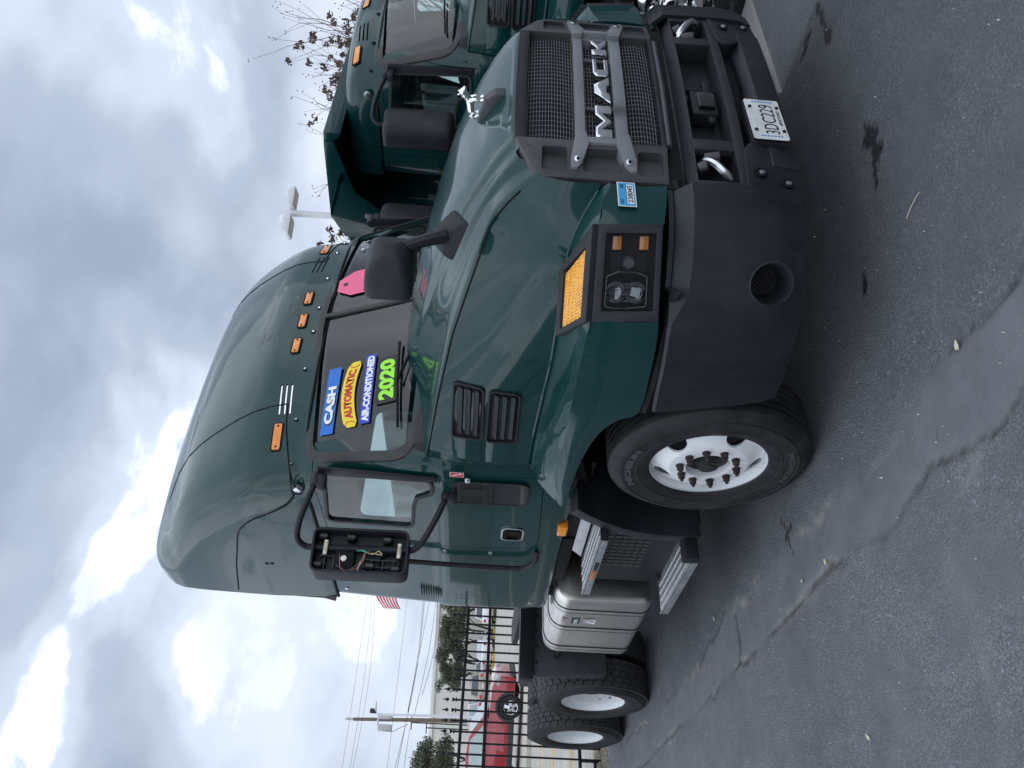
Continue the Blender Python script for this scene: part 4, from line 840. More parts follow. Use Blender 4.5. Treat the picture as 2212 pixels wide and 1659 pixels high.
# ---- door mirrors
def door_mirror(s, cover, T=T):
    X, Yc = -.75, 1.385
    path = cr([(-.50, 1.06, 2.55), (-.52, 1.15, 2.575), (-.60, 1.26, 2.62), (-.68, 1.335, 2.635), (-.725, 1.362, 2.60), (-.735, 1.365, 2.54), (-.735, 1.36, 2.3), (-.735, 1.355, 2.06), (-.725, 1.35, 1.99), (-.68, 1.30, 1.935), (-.60, 1.17, 1.862), (-.575, 1.09, 1.835)], 5)
    arm = MB().tube([(x, s*y, z) for x, y, z in path], .018, 10).obj('door_mirror', 'plastic', T)
    for z, x in ((2.55, -.49), (1.83, -.57)):
        MB().tube([(x, s*1.04, z), (x, s*1.115, z)], .034, 10).box((x-.03, min(s*1.05, s*1.13), z-.055), (x+.03, max(s*1.05, s*1.13), z-.01)).obj('arm_pivot', 'plastic', arm, .008)
    o2 = rpoly([(-.125, -.265), (.125, -.27), (.13, .26), (-.12, .27)], .05, 6)
    def P(p, h): return (X+h-(p[0])*.12, s*(Yc+p[0]), 2.285+p[1])
    sh = ring_frame(grow_s(o2, -.014), .014, P, -.06, .055).obj('mirror_housing', 'plastic', arm, .004)
    MB().add([P(p, -.02) for p in o2], [tuple(range(len(o2)))]).obj('mirror_back_plate', 'plastic', arm)
    MB().add([P(p, -.061) for p in o2], [tuple(range(len(o2)))]).obj('mirror_glass', 'chrome', arm)
    if cover:
        rows = []
        for h, d in ((.05, 1.), (.085, .95), (.105, .82), (.112, .6)): rows.append([P((p[0]*d, p[1]*(.5+.5*d)), h) for p in o2])
        m = MB().grid(rows, True); nn = len(o2); m.f.append(tuple(3*nn+i for i in range(nn))); m.obj('mirror_cover', 'plastic', arm, 0, smooth=40)
        return
    # cover missing: ribs, clips, motor and loose wires show
    rbm = MB()
    def slab(a0, a1, z0, z1, h0, h1, m): m.add([P((a, z), h) for h in (h0, h1) for a, z in ((a0, z0), (a1, z0), (a1, z1), (a0, z1))], [(0,3,2,1),(4,5,6,7),(0,1,5,4),(1,2,6,5),(2,3,7,6),(3,0,4,7)])
    for z in (-.19, -.13, -.07, .19, .14): slab(.03, .11, z, z+.004, -.02, .008, rbm)
    for a in (.03, .07, .105): slab(a, a+.004, -.20, -.02, -.02, .008, rbm)
    for a in (.02, .10): slab(a, a+.004, .10, .22, -.02, .01, rbm)
    setp(rbm.obj('housing_ribs', 'plastic_grey', arm), kind='stuff')
    for a, z in ((-.085, .215), (.075, .225), (-.085, .06), (.07, -.06), (-.08, -.14), (.08, -.20)):
        cl = MB(); pts = [(a+.022*math.cos(q), z+.030*math.sin(q)) for q in np.linspace(0, 2*math.pi, 9)[:-1]]
        cl.add([P(p, h) for h in (-.02, .022) for p in pts], [tuple(range(7, -1, -1)), tuple(range(8, 16))]+[(i, (i+1) % 8, (i+1) % 8+8, i+8) for i in range(8)])
        co = cl.obj('housing_clip', 'black', arm, .003)
        sl = MB(); slab(a-.008, a+.008, z-.02, z+.02, .022, .026, sl); sl.obj('clip_slot', 'plastic_grey', co)
    ms = MB(); slab(-.005, .10, .03, .135, -.02, .02, ms); mo = ms.obj('mirror_motor', 'black', arm, .006)
    disc(P((.04, .085), .02), (1, 0, 0), .018, .012, 6).obj('motor_nut', 'white_paint', mo, .002)
    cp = MB(); pts = [(.05+.055*math.cos(q), -.165+.055*math.sin(q)) for q in np.linspace(0, 2*math.pi, 21)[:-1]]
    ring_frame(pts, .004, P, -.02, .012, cp); cp.obj('housing_boss', 'black', arm)
    for z in (.19, -.215):
        cb = MB(); slab(-.055, .03, z-.012, z+.012, .034, .040, cb); c_ = cb.obj('arm_clamp', mat('clamp', (.38, .33, .24), .4, 1., .2, 20), arm, .004)
        for a in (-.045, .018): disc(P((a, z), .039), (1, 0, 0), .008, .006, 8).obj('clamp_bolt', 'white_paint', c_, .001)
    for k, (mn, cl, pts) in enumerate((('w1', (.35, .12, .12), [(.02, .11), (.10, .09), (.095, .02), (.05, -.02), (.01, -.03)]), ('w2', (.10, .10, .11), [(.08, .12), (.105, .06), (.06, -.0), (.0, -.03), (-.01, -.06)]), ('w3', (.55, .45, .2), [(.0, -.03), (.005, -.07), (-.012, -.10), (.01, -.12), (.0, -.06)]), ('w4', (.6, .5, .2), [(.01, -.03), (.05, -.01), (.10, .0), (.12, -.005)]), ('w5', (.05, .35, .25), [(-.012, .02), (-.012, -.01), (.0, -.035)]))):
        mat('wire_'+mn, cl, .5); MB().tube(cr([P(p, .024+.006*math.sin(i*2+k)) for i, p in enumerate(pts)], 6), .0032 if k < 4 else .006, 6).obj('wire', 'wire_'+mn, arm)
door_mirror(-1, False); door_mirror(1, True)
# grab bars behind the doors
for s in (-1, 1):
    gbm = MB().tube([(x, s*y, z) for x, y, z in cr([(-1.40, 1.075, 2.22), (-1.40, 1.115, 2.19), (-1.405, 1.12, 2.0), (-1.41, 1.125, 1.7), (-1.41, 1.125, 1.40), (-1.39, 1.125, 1.33), (-1.30, 1.12, 1.275), (-1.24, 1.08, 1.265)], 4)], .017, 8).obj('grab_bar', 'plastic', T)
# vent louvres behind the sleeper belt and small hardware
lv = MB()
for k in range(9): lv.box((-2.10+k*.002, -1.074-.0006*k, 2.02-k*.017), (-1.92-k*.004, -1.055, 2.027-k*.017))
lv.obj('sleeper_vent', 'paint', T, .003)
for x, z in ((-2.12, 1.24), (-1.30, 1.845), (-1.30, 1.555), (-2.13, 2.57)): o = disc((x, -YH(z), z), (0, -1, 0), .016, .006).obj('body_stud', 'chrome_sat', T, .002)
MB().prism([(-2.28, 2.66), (-2.38, 2.68), (-2.33, 2.76), (-2.28, 3.6), (-2.25, 3.6)], -1.03, -1.015, 'Y').obj('gap_seal', 'rubber_worn', T); MB().prism([(-2.28, 2.66), (-2.38, 2.68), (-2.33, 2.76), (-2.28, 3.6), (-2.25, 3.6)], 1.015, 1.03, 'Y').obj('gap_seal', 'rubber_worn', T)
MB().box((-.385, -1.092, 1.75), (-.365, -1.083, 1.78)) if False else None
ift = lambda a, b_, h: (-.335+a, -(YH(1.78)+.004+h), 1.775+b_)
# cab front corner below the belt is curved: seat the permit sticker on it
def iftf(a, b_, h):
    y = .5; x = -.345+a; z = 1.770+b_; rg = cab_ring(z, -2.2); best = min((p for p in rg if p[1] < -.9), key=lambda p: abs(p[0]-x)); return (x, best[1]-.004-h, z)
so = panel('permit_sticker', 'white_paint', T, ift, .05, .075, .004); panel('permit_ground', 'red_ink', so, ift, .044, .069, .0048)
for i, (ch, a, c) in enumerate((('I', -.010, .022), ('F', -.002, .010), ('T', .004, -.004), ('A', .010, -.018))): text('lettering', ch, .026, 'white_paint', so, lambda u, v_, h, a=a, c=c: ift(u+a, v_+c, .0055), .0008)
# ---- windscreen wipers
for y0, y1 in ((-.86, -.34), (.12, .66)):
    wp = MB().tube([front((y, z), .02) for y, z in ((y0, 2.115), ((y0+y1)/2, 2.145), (y1, 2.16))], .008, 6).obj('wiper', 'black', T)
    MB().tube([front(((y0+y1)/2, 2.145), .035), front(((y0+y1)/2+.18, 2.075), .05), (0.02, (y0+y1)/2+.28, 2.03)], .010, 6).obj('wiper_arm', 'black', wp)
# ---- stickers on the windscreen
def wst(yc, zc, tilt=0.):
    def fn(a, b_, h):
        ct, st_ = math.cos(tilt), math.sin(tilt); u, v_ = a*ct-b_*st_, a*st_+b_*ct; return front((yc+u, zc+v_), .003+h)
    return fn
def wpanel(name, m, parent, fn, w_, h_, h=0, n=6, r=0):
    return MB().grid([[fn(-w_/2+w_*i/n, -h_/2+h_*j/2, h) for i in range(n+1)] for j in range(3)]).obj(name, m, parent, 0, 0)
cs = wst(-.62, 2.535, .0)
def curved(fn0, R0):      # bend a banner upwards in the middle
    return lambda a, b_, h: fn0(a, b_-a*a/(2*R0), h)
p1 = wpanel('cash_sticker', 'blue_ink', T, cs, .40, .075); text('lettering', 'CASH', .08, 'ink', p1, lambda a, b_, h: cs(a-.034, b_-.004, .0012), .0055, wid=.235, hgt=.056); text('lettering', 'CASH', .08, 'white_paint', p1, lambda a, b_, h: cs(a-.03, b_, .002), .0045, wid=.225, hgt=.05)
c2 = curved(wst(-.605, 2.435, .05), .55)
def lens_panel(name, m, fn, w_, h_, h, n=14):
    return MB().grid([[fn(-w_/2+w_*i/n, (-h_/2+h_*j/2)*(1 if 0 < i < n else .55), h) for i in range(n+1)] for j in range(3)]).obj(name, m, T, 0, 0)
p2 = lens_panel('automatic_sticker', 'yellow_ink', c2, .40, .078, 0); text('lettering', 'AUTOMATIC', .07, 'red_ink', p2, lambda a, b_, h: c2(a, b_, .0015), .004, wid=.30, hgt=.048)
for s in (-1, 1): MB().tube([c2(s*.185-s*.02*math.cos(q), .03*math.sin(q), .001) for q in np.linspace(-1.2, 1.2, 7)], .0022, 4).obj('banner_mark', 'red_ink', p2)
c3 = wst(-.585, 2.318, .02); p3 = wpanel('air_conditioned_sticker', mat('navy_ink', (.02, .05, .45), .4), T, c3, .42, .058); text('lettering', 'AIR-CONDITIONED', .06, 'white_paint', p3, lambda a, b_, h: c3(a, b_, .0012), .0035, wid=.40, hgt=.042)
c4 = wst(-.555, 2.212, .06); p4 = wpanel('year_sticker', 'ink', T, c4, .29, .115); text('lettering', '2020', .12, 'green_ink', p4, lambda a, b_, h: c4(a, b_, .0012), .006, wid=.25, hgt=.088)
c5_ = wst(.27, 2.505, .03); c5 = lambda a, b_, h: c5_(a*1.2, b_*1.2, h)
pg = [(-.10, -.17), (.10, -.17), (.10, .03), (.045, .11), (-.045, .11), (-.10, .03)]
p5 = MB().add([c5(a, b_, 0) for a, b_ in pg], [(0, 1, 2, 3), (3, 4, 5, 0)]).obj('special_tag_sticker', 'pink_ink', T, 0, 0); p6 = wpanel('tag_band', 'ink', p5, lambda a, b_, h: c5(a, b_-.075, h), .18, .075, .0008); text('lettering', 'SPECIAL', .06, 'pink_ink', p5, lambda a, b_, h: c5(a, b_-.075, .0016), .004, wid=.165, hgt=.055)
MB().add([c5(.013*math.cos(q), .07+.013*math.sin(q), .001) for q in np.linspace(0, 2*math.pi, 13)[:-1]], [tuple(range(12))]).obj('tag_hole', 'ink', p5, 0, 0)
text('windscreen_writing', '$74', .10, 'white_paint', T, lambda a, b_, h: front((.72+a, 2.53+b_), .003), -.003, wid=.13, hgt=.06)

# ---- wheels
def tyre_mesh(width, groove=True, lugs=False, Rr=.505):
    hw = width/2
    side = [(.292, -hw+.012), (.300, -hw+.004), (.335, -hw-.006), (.352, -hw-.008), (.354, -hw-.0115), (.362, -hw-.0115), (.364, -hw-.010), (.405, -hw-.014), (.43, -hw-.014), (.432, -hw-.0165), (.438, -hw-.0165), (.440, -hw-.012), (.462, -hw-.008), (.478, -hw+.002), (.488, -hw+.010), (.4985, -hw+.018), (Rr-.001, -hw+.030)]
    tr = []
    if groove:
        g = [-.085, -.045, 0, .045, .085]; k = hw/.14
        for c in g: c *= k*.92; tr += [(Rr, c-.006), (Rr-.012, c-.004), (Rr-.012, c+.004), (Rr, c+.006)]
    elif lugs: tr = [(Rr-.02, -hw+.032), (Rr-.02, hw-.032)]
    prof = side+tr+[(r, -y) for r, y in side[::-1]]
    m = MB().lathe(prof, 96 if not lugs else 72, 'Y'); return m
def wheel_front(parent, loc, rz, chrome=False, spin=0):
    prof = [(.296, .12), (.285, .03), (.286, -.07), (.291, -.10), (.297, -.118), (.306, -.128), (.314, -.126), (.316, -.120), (.312, -.114)]
    disc_ = [(.290, -.072), (.282, -.082), (.270, -.086), (.240, -.104), (.215, -.122), (.198, -.133), (.188, -.136), (.112, -.136), (.108, -.128), (.108, -.08)]
    m = MB().lathe(prof, 72, 'Y'); rimM = m
    w_ = rimM.obj('wheel', 'chrome' if chrome else 'wheel_white', parent, 0, smooth=40); w_.location = loc; w_.rotation_euler = (0, 0, rz)
    d = MB().lathe(disc_, 72, 'Y').obj('wheel_disc', 'chrome' if chrome else 'wheel_white', w_, 0, smooth=40); solid(d, .010)
    cs_ = []
    for k in range(5):
        a = R(90-38)-k*2*math.pi/5+spin; c = Vector((.241*math.cos(a), -.07, .241*math.sin(a))); q = []
        for t in np.linspace(0, 2*math.pi, 17)[:-1]:
            rr, tt = .040*math.cos(t), .054*math.sin(t); q.append((c.x+math.cos(a)*rr-math.sin(a)*tt, c.z+math.sin(a)*rr+math.cos(a)*tt))
        cs_.append(cutter(q, -.2, .2, 'Y'))
    d.parent = None; boolean(d, cs_, 'DIFFERENCE', True); d.parent = w_
    ty = tyre_mesh(.28).obj('tyre', 'rubber', w_, 0, smooth=25)
    if not chrome:
        MB().lathe([(.1085, -.095), (.100, -.085), (.075, -.080), (.060, -.082), (.056, -.125), (.050, -.140), (.030, -.142), (.028, -.150), (.0005, -.150)], 40, 'Y').obj('hub', 'hub_dark', w_, .0, smooth=35)
        for k in range(6):
            a = k*math.pi/3; disc((.066*math.cos(a), -.08, .066*math.sin(a)), (0, -1, 0), .009, .014, 6).obj('hub_bolt', 'hub_dark', w_)
    else:
        MB().lathe([(.109, -.11), (.10, -.14), (.085, -.17), (.06, -.185), (.0005, -.188)], 40, 'Y').obj('hub', 'chrome', w_, 0, smooth=60)
    for k in range(10):
        a = 2*math.pi*(k+.5)/10+spin; c = Vector((.143*math.cos(a), -.136, .143*math.sin(a)))
        lm = MB().tube([c, c+Vector((0, -.006, 0))], .021, 16).tube([c+Vector((0, -.006, 0)), c+Vector((0, -.028, 0))], .0175, 6).tube([c+Vector((0, -.028, 0)), c+Vector((0, -.042, 0))], .010, 10) if not chrome else MB().lathe([(.022, 0), (.020, -.012), (.017, -.05), (.010, -.066), (.0005, -.068)], 12, 'Y', c)
        lm.obj('lug_nut', 'rust' if not chrome else 'chrome', w_, .0015 if not chrome else 0)
    def arc(txt, r, a0, hgt, wid, bold=.0):   # raised lettering on the side wall, reading clockwise from outside
        tm = text('sidewall_lettering', txt, .05, 'rubber_letter', w_, lambda u, v_, h: (u, 0, v_), bold, wid=wid, hgt=hgt)
        for v_ in tm.data.vertices:
            u, vv = v_.co.x, v_.co.z; an = a0-u/r; rr = r+vv; v_.co = (rr*math.cos(an), -.1555-.0005, rr*math.sin(an))
        tm.data.update(); return tm
    arc('MICHELIN', .402, R(90+4), .034, .36, .003); arc('MICHELIN', .402, R(-80), .026, .30, .002)
    arc('REGIONAL RADIAL 275/80R22.5', .455, R(200), .010, .30) if False else None
    return w_
wheel_front(T, (0, -1.015, .505), R(-2.5)); wl = wheel_front(T, (0, 1.015, .505), math.pi)
def tread_lugs():
    m = MB(); hw = .125; n = 38; rows_ = [(-.125, -.078), (-.073, -.028), (-.023, .023), (.028, .073), (.078, .125)]
    for j, (a, b_) in enumerate(rows_):
        for k in range(n):
            t0 = 2*math.pi*(k+(.5 if j % 2 else 0))/n; t1 = t0+2*math.pi*.86/n; sk = .18*2*math.pi/n*(1 if j % 2 else -1)
            v = []
            for r in (.484, .506):
                for yy, dt in ((a, 0), (b_, sk)):
                    for t in (t0, t1): v.append((r*math.cos(t+dt), yy, r*math.sin(t+dt)))
            m.add(v, [(4, 5, 7, 6), (0, 1, 5, 4), (2, 6, 7, 3), (0, 4, 6, 2), (1, 3, 7, 5)])
    return m
lugme = tread_lugs().me()
tym = None
def wheel_rear(parent, loc, rz, outer=True, spots=0):
    global tym
    prof = [(.300, .13), (.285, .11), (.280, .05), (.272, -.02), (.276, -.06), (.286, -.095), (.296, -.118), (.306, -.128), (.314, -.126), (.316, -.12), (.312, -.112)]
    inner = [(.2785, .05), (.24, .075), (.19, .085), (.112, .085), (.11, .10)]
    w_ = MB().lathe(prof, 64, 'Y').obj('wheel', 'wheel_white', parent, 0, smooth=40); w_.location = loc; w_.rotation_euler = (0, 0, rz)
    if tym is None: tym = tyre_mesh(.27, False, True).me()
    link('tyre', tym, 'rubber', w_, 30); setp(link('tread', lugme, 'rubber_worn', w_, 30), kind='stuff')
    if outer:
        MB().lathe(inner, 48, 'Y').obj('wheel_disc', 'wheel_white', w_, 0, smooth=40)
        MB().lathe([(.11, .085), (.10, .0), (.085, -.03), (.0005, -.035)], 32, 'Y').obj('hub', 'hub_dark', w_, 0, smooth=40)
        for k in range(10):
            a = 2*math.pi*(k+.5)/10; disc((.143*math.cos(a), .085, .143*math.sin(a)), (0, -1, 0), .019, .035, 6).obj('lug_nut', 'rust', w_)
    for k in range(spots):
        a = R(200)+k*.23+random.random()*.2; m_ = MB(); pts = [(a+random.uniform(.7, 1)*.035*math.cos(q), -.02+random.uniform(.6, 1)*.012*math.sin(q)) for q in np.linspace(0, 2*math.pi, 9)[:-1]]
        m_.add([(.2722*math.cos(t) if False else (float(np.interp(y, [-.06, -.02, .05], [.276, .272, .28]))-.001)*math.cos(t), y, (float(np.interp(y, [-.06, -.02, .05], [.276, .272, .28]))-.001)*math.sin(t)) for t, y in pts], [tuple(range(8))]).obj('rust_spot', 'rust', w_)
    return w_
for i, x in enumerate((-4.087, -5.407)):
    for s in (-1, 1):
        wheel_rear(T, (x, s*1.075, .505), 0 if s < 0 else math.pi, True, 7 if (i == 0 and s < 0) else 0); wheel_rear(T, (x, s*.745, .505), math.pi if s < 0 else 0, False)
# ---- chassis
ch = MB()
for s in (-1, 1): MB().box((-6.2, min(s*.40, s*.48), .78), (1.2, max(s*.40, s*.48), 1.06)).obj('frame_rail', 'dark_metal', T, .008)
for x in (-6.15, -5.0, -4.3, -3.0, -1.9, 1.15): MB().box((x, -.4, .82), (x+.08, .4, 1.02)).obj('cross_member', 'dark_metal', T, .01)
for x in (0, ): MB().box((x-.06, -.95, .42), (x+.06, .95, .54)).obj('front_axle', 'dark_metal', T, .02)
for x in (-4.087, -5.407):
    MB().tube([(x, -.9, .505), (x, .9, .505)], .075, 12).ball((x, 0, .505), .2, 14, 9).obj('drive_axle', 'dark_metal', T)
MB().box((.1, -.42, .62), (1.18, .42, 1.5)).obj('engine_block', 'black', T, .04); MB().box((-.9, -.5, .55), (.1, .5, 1.1)).obj('transmission', 'black', T, .05)
MB().box((-2.1, -.98, 1.02), (-.3, .98, 1.12)).obj('cab_floor', 'black', T)
# fifth wheel plate
fw_ = MB().prism([(-4.35, -.44), (-4.15, -.46), (-4.0, -.40), (-4.0, .40), (-4.15, .46), (-4.35, .44), (-4.9, .42), (-5.08, .34), (-5.10, .12), (-4.78, .06), (-4.78, -.06), (-5.10, -.12), (-5.08, -.34), (-4.9, -.42)], 1.16, 1.215, 'Z', lambda q: (q[0], q[1], q[2]+(q[0]+4.5)*-.02)).box((-4.7, -.45, 1.02), (-4.4, -.38, 1.17)).box((-4.7, .38, 1.02), (-4.4, .45, 1.17)).obj('fifth_wheel', 'rubber', T, .012)
# quarter fender / guard ahead of the drive tyres and deck behind the cab
for s in (-1, 1):
    gp = MB().prism(rpoly([(s*.53, 1.10), (s*1.165, 1.10), (s*1.14, .46), (s*.53, .46)], .05, 4), -3.56, -3.535, 'X').obj('tyre_guard', 'plastic_grey', T, .006)
    MB().box((-3.62, min(s*.50, s*1.19), 1.10), (-3.50, max(s*.50, s*1.19), 1.225)).obj('guard_beam', 'plastic', T, .008)
    for y in (.62, .76, .90, 1.04): disc((-3.535, s*y, 1.075), (1, 0, 0), .013, .012, 8).obj('guard_bolt', 'dark_metal', gp, .002)
    MB().tube([(-3.535, s*.98, 1.0), (-3.50, s*1.02, .90), (-3.50, s*1.05, .90)], .02, 8).obj('guard_bracket', 'dark_metal', gp) if False else None
    MB().tube([(-2.9, s*.98, .90), (-3.48, s*.98, .90)], .034, 12).obj('tank_tube', 'plastic', T); MB().tube([(-2.9, s*.90, .52), (-3.48, s*.90, .52)], .022, 12).obj('tank_tube', 'plastic', T)
    MB().box((-3.45, min(s*.5, s*.95), .5), (-2.98, max(s*.5, s*.95), 1.0)).obj('air_tank_box', 'black', T, .03)
MB().box((-3.7, -.48, 1.06), (-2.3, .48, 1.09)).obj('deck_plate', 'dark_metal', T, .006)
MB().tube(cr([(-5.9, .55, 1.02), (-5.7, .62, 1.10), (-5.4, .64, 1.19), (-5.0, .64, 1.23), (-4.6, .64, 1.23)], 4), .02, 6).obj('fender_hoop', 'plastic', T)
rr = [[(-4.75+.60*math.cos(a)*1.9, y, .60+.66*math.sin(a)) for a in np.linspace(R(40), R(140), 16)] for y in (.55, 1.2)]
solid(MB().grid(rr).obj('rear_fender', 'rubber_worn', T), .012)
# ---- fuel tanks
def tank(s):
    pr = rpoly([(-.60, .42), (-.60, 1.085), (-1.15, 1.085), (-1.15, .40), (-1.0, .392)], [.08, .09, .14, .12, .05], 8)
    rows = []
    for x, d in ((-1.85, -.05), (-1.858, -.022), (-1.88, -.005), (-1.91, 0), (-2.85, 0), (-2.89, -.005), (-2.925, -.024), (-2.94, -.05)):
        rows.append([(x, -s*y if s > 0 else y, z) for y, z in grow_s(pr, d)])
    m = MB().grid(rows, True); n = len(pr); m.f.append(tuple(range(n-1, -1, -1))); m.f.append(tuple((len(rows)-1)*n+i for i in range(n)))
    o = m.obj('fuel_tank', 'aluminium', T, 0, smooth=35)
    for x in (-2.02, -2.36, -2.78):
        for wd, d, mt in ((.052, .004, 'chrome_sat'),):
            b = MB(); v = [[(x+dx, y if s < 0 else -y, z) for y, z in grow_s(pr, dd)] for dx, dd in ((-wd/2, .001), (-wd/2, d), (wd/2, d), (wd/2, .001))]; b.grid(v, True).obj('tank_strap', 'aluminium', T, 0, smooth=35)
        for dx in (-.03, .03):
            v = [[(x+dx+e, y if s < 0 else -y, z) for y, z in grow_s(pr, dd)] for e, dd in ((-.005, .001), (0, .006), (.005, .001))]; MB().grid(v, True).obj('strap_edge', 'black', o)
    yy = s*.98; cp = MB().lathe([(.0005, .052), (.045, .052), (.052, .046), (.052, .02), (.06, .018), (.062, 0)], 24, 'Z', (-2.03, yy, 1.075)); co = cp.obj('tank_cap', 'black', o, 0, smooth=40)
    MB().box((-2.11, yy-.012, 1.125), (-1.95, yy+.012, 1.14)).obj('cap_handle', 'black', o, .004)
    if s < 0:
        f_ = lambda a, b_, h: (-2.20+a, -1.1525-h-.0, b_)
        lab = panel('diesel_label', mat('label_teal', (.012, .05, .05), .5), o, lambda a, b_, h: f_(a, .90+b_, h), .10, .06, .001); 
        text('label_lettering', 'DIESEL', .04, 'white_paint', o, lambda a, b_, h: f_(a, .90+b_, .0018), .001, wid=.085, hgt=.026)
        wl_ = panel('warning_label', mat('label_grey', (.30, .30, .29), .5), o, lambda a, b_, h: f_(a, .80+b_, h), .11, .10, .001)
        MB().add([f_(a, .80+b_, .0016) for a, b_ in ((-.045, -.04), (.045, -.04), (.0, .035))], [(0, 1, 2)]).obj('warning_triangle', 'white_paint', o, 0, 0); MB().add([f_(a, .80+b_, .0022) for a, b_ in ((-.012, -.03), (.02, -.03), (.004, .008))], [(0, 1, 2)]).obj('warning_mark', 'ink', o, 0, 0)
        for a in (-.02, .02): panel('fill_label', 'label_grey', o, lambda u, v_, h, a=a: f_(u+a, .985+v_, h), .032, .035, .001)
for s in (-1, 1): tank(s)
# ---- steps
def step(s, z, y0, y1, x0, x1):
    st = MB().box((x1, min(s*y0, s*y1), z-.05), (x0, min(s*y0, s*y1)+.006 if s < 0 else max(s*y0, s*y1), z)) if False else MB()
    yo, yi = s*y1, s*y0
    st.box((x1, min(yo, yo+s*-.008), z-.052), (x0, max(yo, yo-s*.008), z+.004)); st.box((x1, min(yi, yo), z-.012), (x0, max(yi, yo), z-.004))
    o = st.obj('step', 'tread_plate', T, .002)
    bm_ = MB()
    for i in range(22):
        for j in range(4):
            x = x1+.03+(x0-x1-.06)*i/21+(.014 if j % 2 else 0); y = yo-s*(.035+.05*j)
            bm_.lathe([(.0115, 0), (.009, .006), (.005, .0065), (.0045, .002)], 7, 'Z', (x, y, z-.004))
    setp(bm_.obj('tread_bumps', 'tread_plate', o, 0, 40), kind='stuff')
    for x in (x0, x1): MB().box((x-.006, min(yi, yo), z-.05), (x+.006, max(yi, yo), z-.005)).obj('step_end', 'plastic', o, .003)
    return o
for s in (-1, 1):
    step(s, .938, .96, 1.205, -.78, -1.58); step(s, .398, 1.02, 1.27, -.86, -1.68)
    box_ = MB().box((-1.72, min(s*.55, s*1.03), .36), (-.80, max(s*.55, s*1.03), .93)).obj('battery_box', 'plastic', T, .01)
    gr_ = MB()
    for i in range(12):
        for j in range(6):
            a0, z0 = -1.48+i*.05, .56+j*.048; gr_.box((a0, min(s*1.03, s*1.036), z0), (a0+.036, max(s*1.03, s*1.036), z0+.034))
    setp(gr_.obj('box_grate', mat('grate', (.05, .05, .05), .35, .3), box_, .004), kind='stuff')
    sh = MB().add([(-.82, s*.96, .945), (-1.52, s*.96, .945), (-1.40, s*.93, 1.075), (-.76, s*.93, 1.085)], [(0, 1, 2, 3)]).obj('step_kick_plate', 'chrome_sat', T); solid(sh, .004)
    for k in (0, 1): disc((-1.33-.03*k, s*.945, 1.04-.012*k), (0, s, 0), .009, .006, 8).obj('kick_plate_bolt', 'black', sh)
    rf = MB().box((-1.32, min(s*1.205, s*1.211), .895), (-1.21, max(s*1.205, s*1.211), .925)).obj('step_reflector', 'amber_dim', T, .002); MB().box((-1.19, min(s*1.205, s*1.209), .895), (-1.08, max(s*1.205, s*1.209), .92)).obj('step_badge', 'ink', T, .001)
    for x in (-.80, -1.62): MB().box((x-.02, min(s*.95, s*1.06), .33), (x+.02, max(s*.95, s*1.06), .42)).obj('step_bracket', 'plastic', T, .006)
    bkt = MB().prism([(-.80, .44), (-.88, .445), (-.87, .345), (-.80, .36)], min(s*1.0, s*1.275), max(s*1.0, s*1.275), 'Y').obj('step_bracket', 'plastic', T, .006)
    # rear half of the front wheel guard
    def arcp(r, a): return (r*math.cos(a), .505+r*math.sin(a))
    pth = cr([(-.60, 1.13), (-.66, 1.06), (-.74, .95), (-.82, .80), (-.865, .63), (-.87, .48), (-.845, .345)], 4)
    inn = cr([(-.50, 1.10), (-.585, 1.0), (-.65, .90), (-.715, .77), (-.75, .62), (-.755, .48), (-.74, .352)], 4)
    v = [(x, s*1.14, z) for x, z in pth]+[(x, s*1.165, z) for x, z in inn]+[(x, s*.62, z) for x, z in inn]+[(x-.02, s*.62, z) for x, z in pth]; n = len(pth)
    f = []
    for k in range(4):
        kk = (k+1) % 4; f += [(k*n+i, k*n+i+1, kk*n+i+1, kk*n+i) for i in range(n-1)]
    f += [(0, n, 2*n, 3*n), (n-1, 4*n-1, 3*n-1, 2*n-1)]
    MB().add(v, f).obj('wheel_splash_guard', 'plastic', T, .006)
    lt = MB().box((-1.02, min(s*1.02, s*1.075), 1.105), (-.90, max(s*1.02, s*1.075), 1.165)).obj('side_marker', 'amber', T, .01); [MB().box((-.985+.02*k, min(s*1.075, s*1.078), 1.115), (-.975+.02*k, max(s*1.075, s*1.078), 1.145)).obj('marker_bar', 'amber_bright', lt) for k in range(3)]
    MB().tube(cr([(-.45, s*.98, 1.15), (-.62, s*.98, 1.13), (-.8, s*.96, 1.11), (-1.0, s*.9, 1.10)], 4), .05, 10).obj('intake_pipe', mat('pipe', (.16, .14, .11), .5, .8, .4, 12, bump=.5, bscale=50), T)
    MB().box((-2.1, min(s*.75, s*1.0), 1.02), (-1.2, max(s*.75, s*1.0), 1.11)).obj('sill_ledge', 'black', T, .02)
# ================================================================ second truck (dump truck)
O2 = (.51, 3.23, 0)
D = setp(empty('dump_truck', O2), 'dark green dump truck with chrome wheel parked behind the sleeper tractor', 'truck')
build_cab(D, -1.45, 'paint2', True)
zr_ = [(2.655, 0., 1.022), (2.72, -.02, 1.03), (2.80, -.035, 1.03), (2.86, -.07, 1.01), (2.91, -.15, .96), (2.945, -.28, .86), (2.965, -.5, .68), (2.97, -.75, .4)]
rows = []
for z, dx, wd in zr_:
    k = wd/1.05; x0 = -.355+dx; h = [(x0+b_, a*k) for a, b_ in FP]; h = [(max(x, -1.40), y) for x, y in h]; xe = h[-1][0]; xb = -1.46-dx*.25
    h += [(xe+(xb-xe)*t, wd) for t in (.3, .6, .85, 1)]+[(xb, wd*.5), (xb, 0)]
    full = [(x, -y, z) for x, y in h]+[(x, y, z) for x, y in h[-2:0:-1]]; rows.append(full)
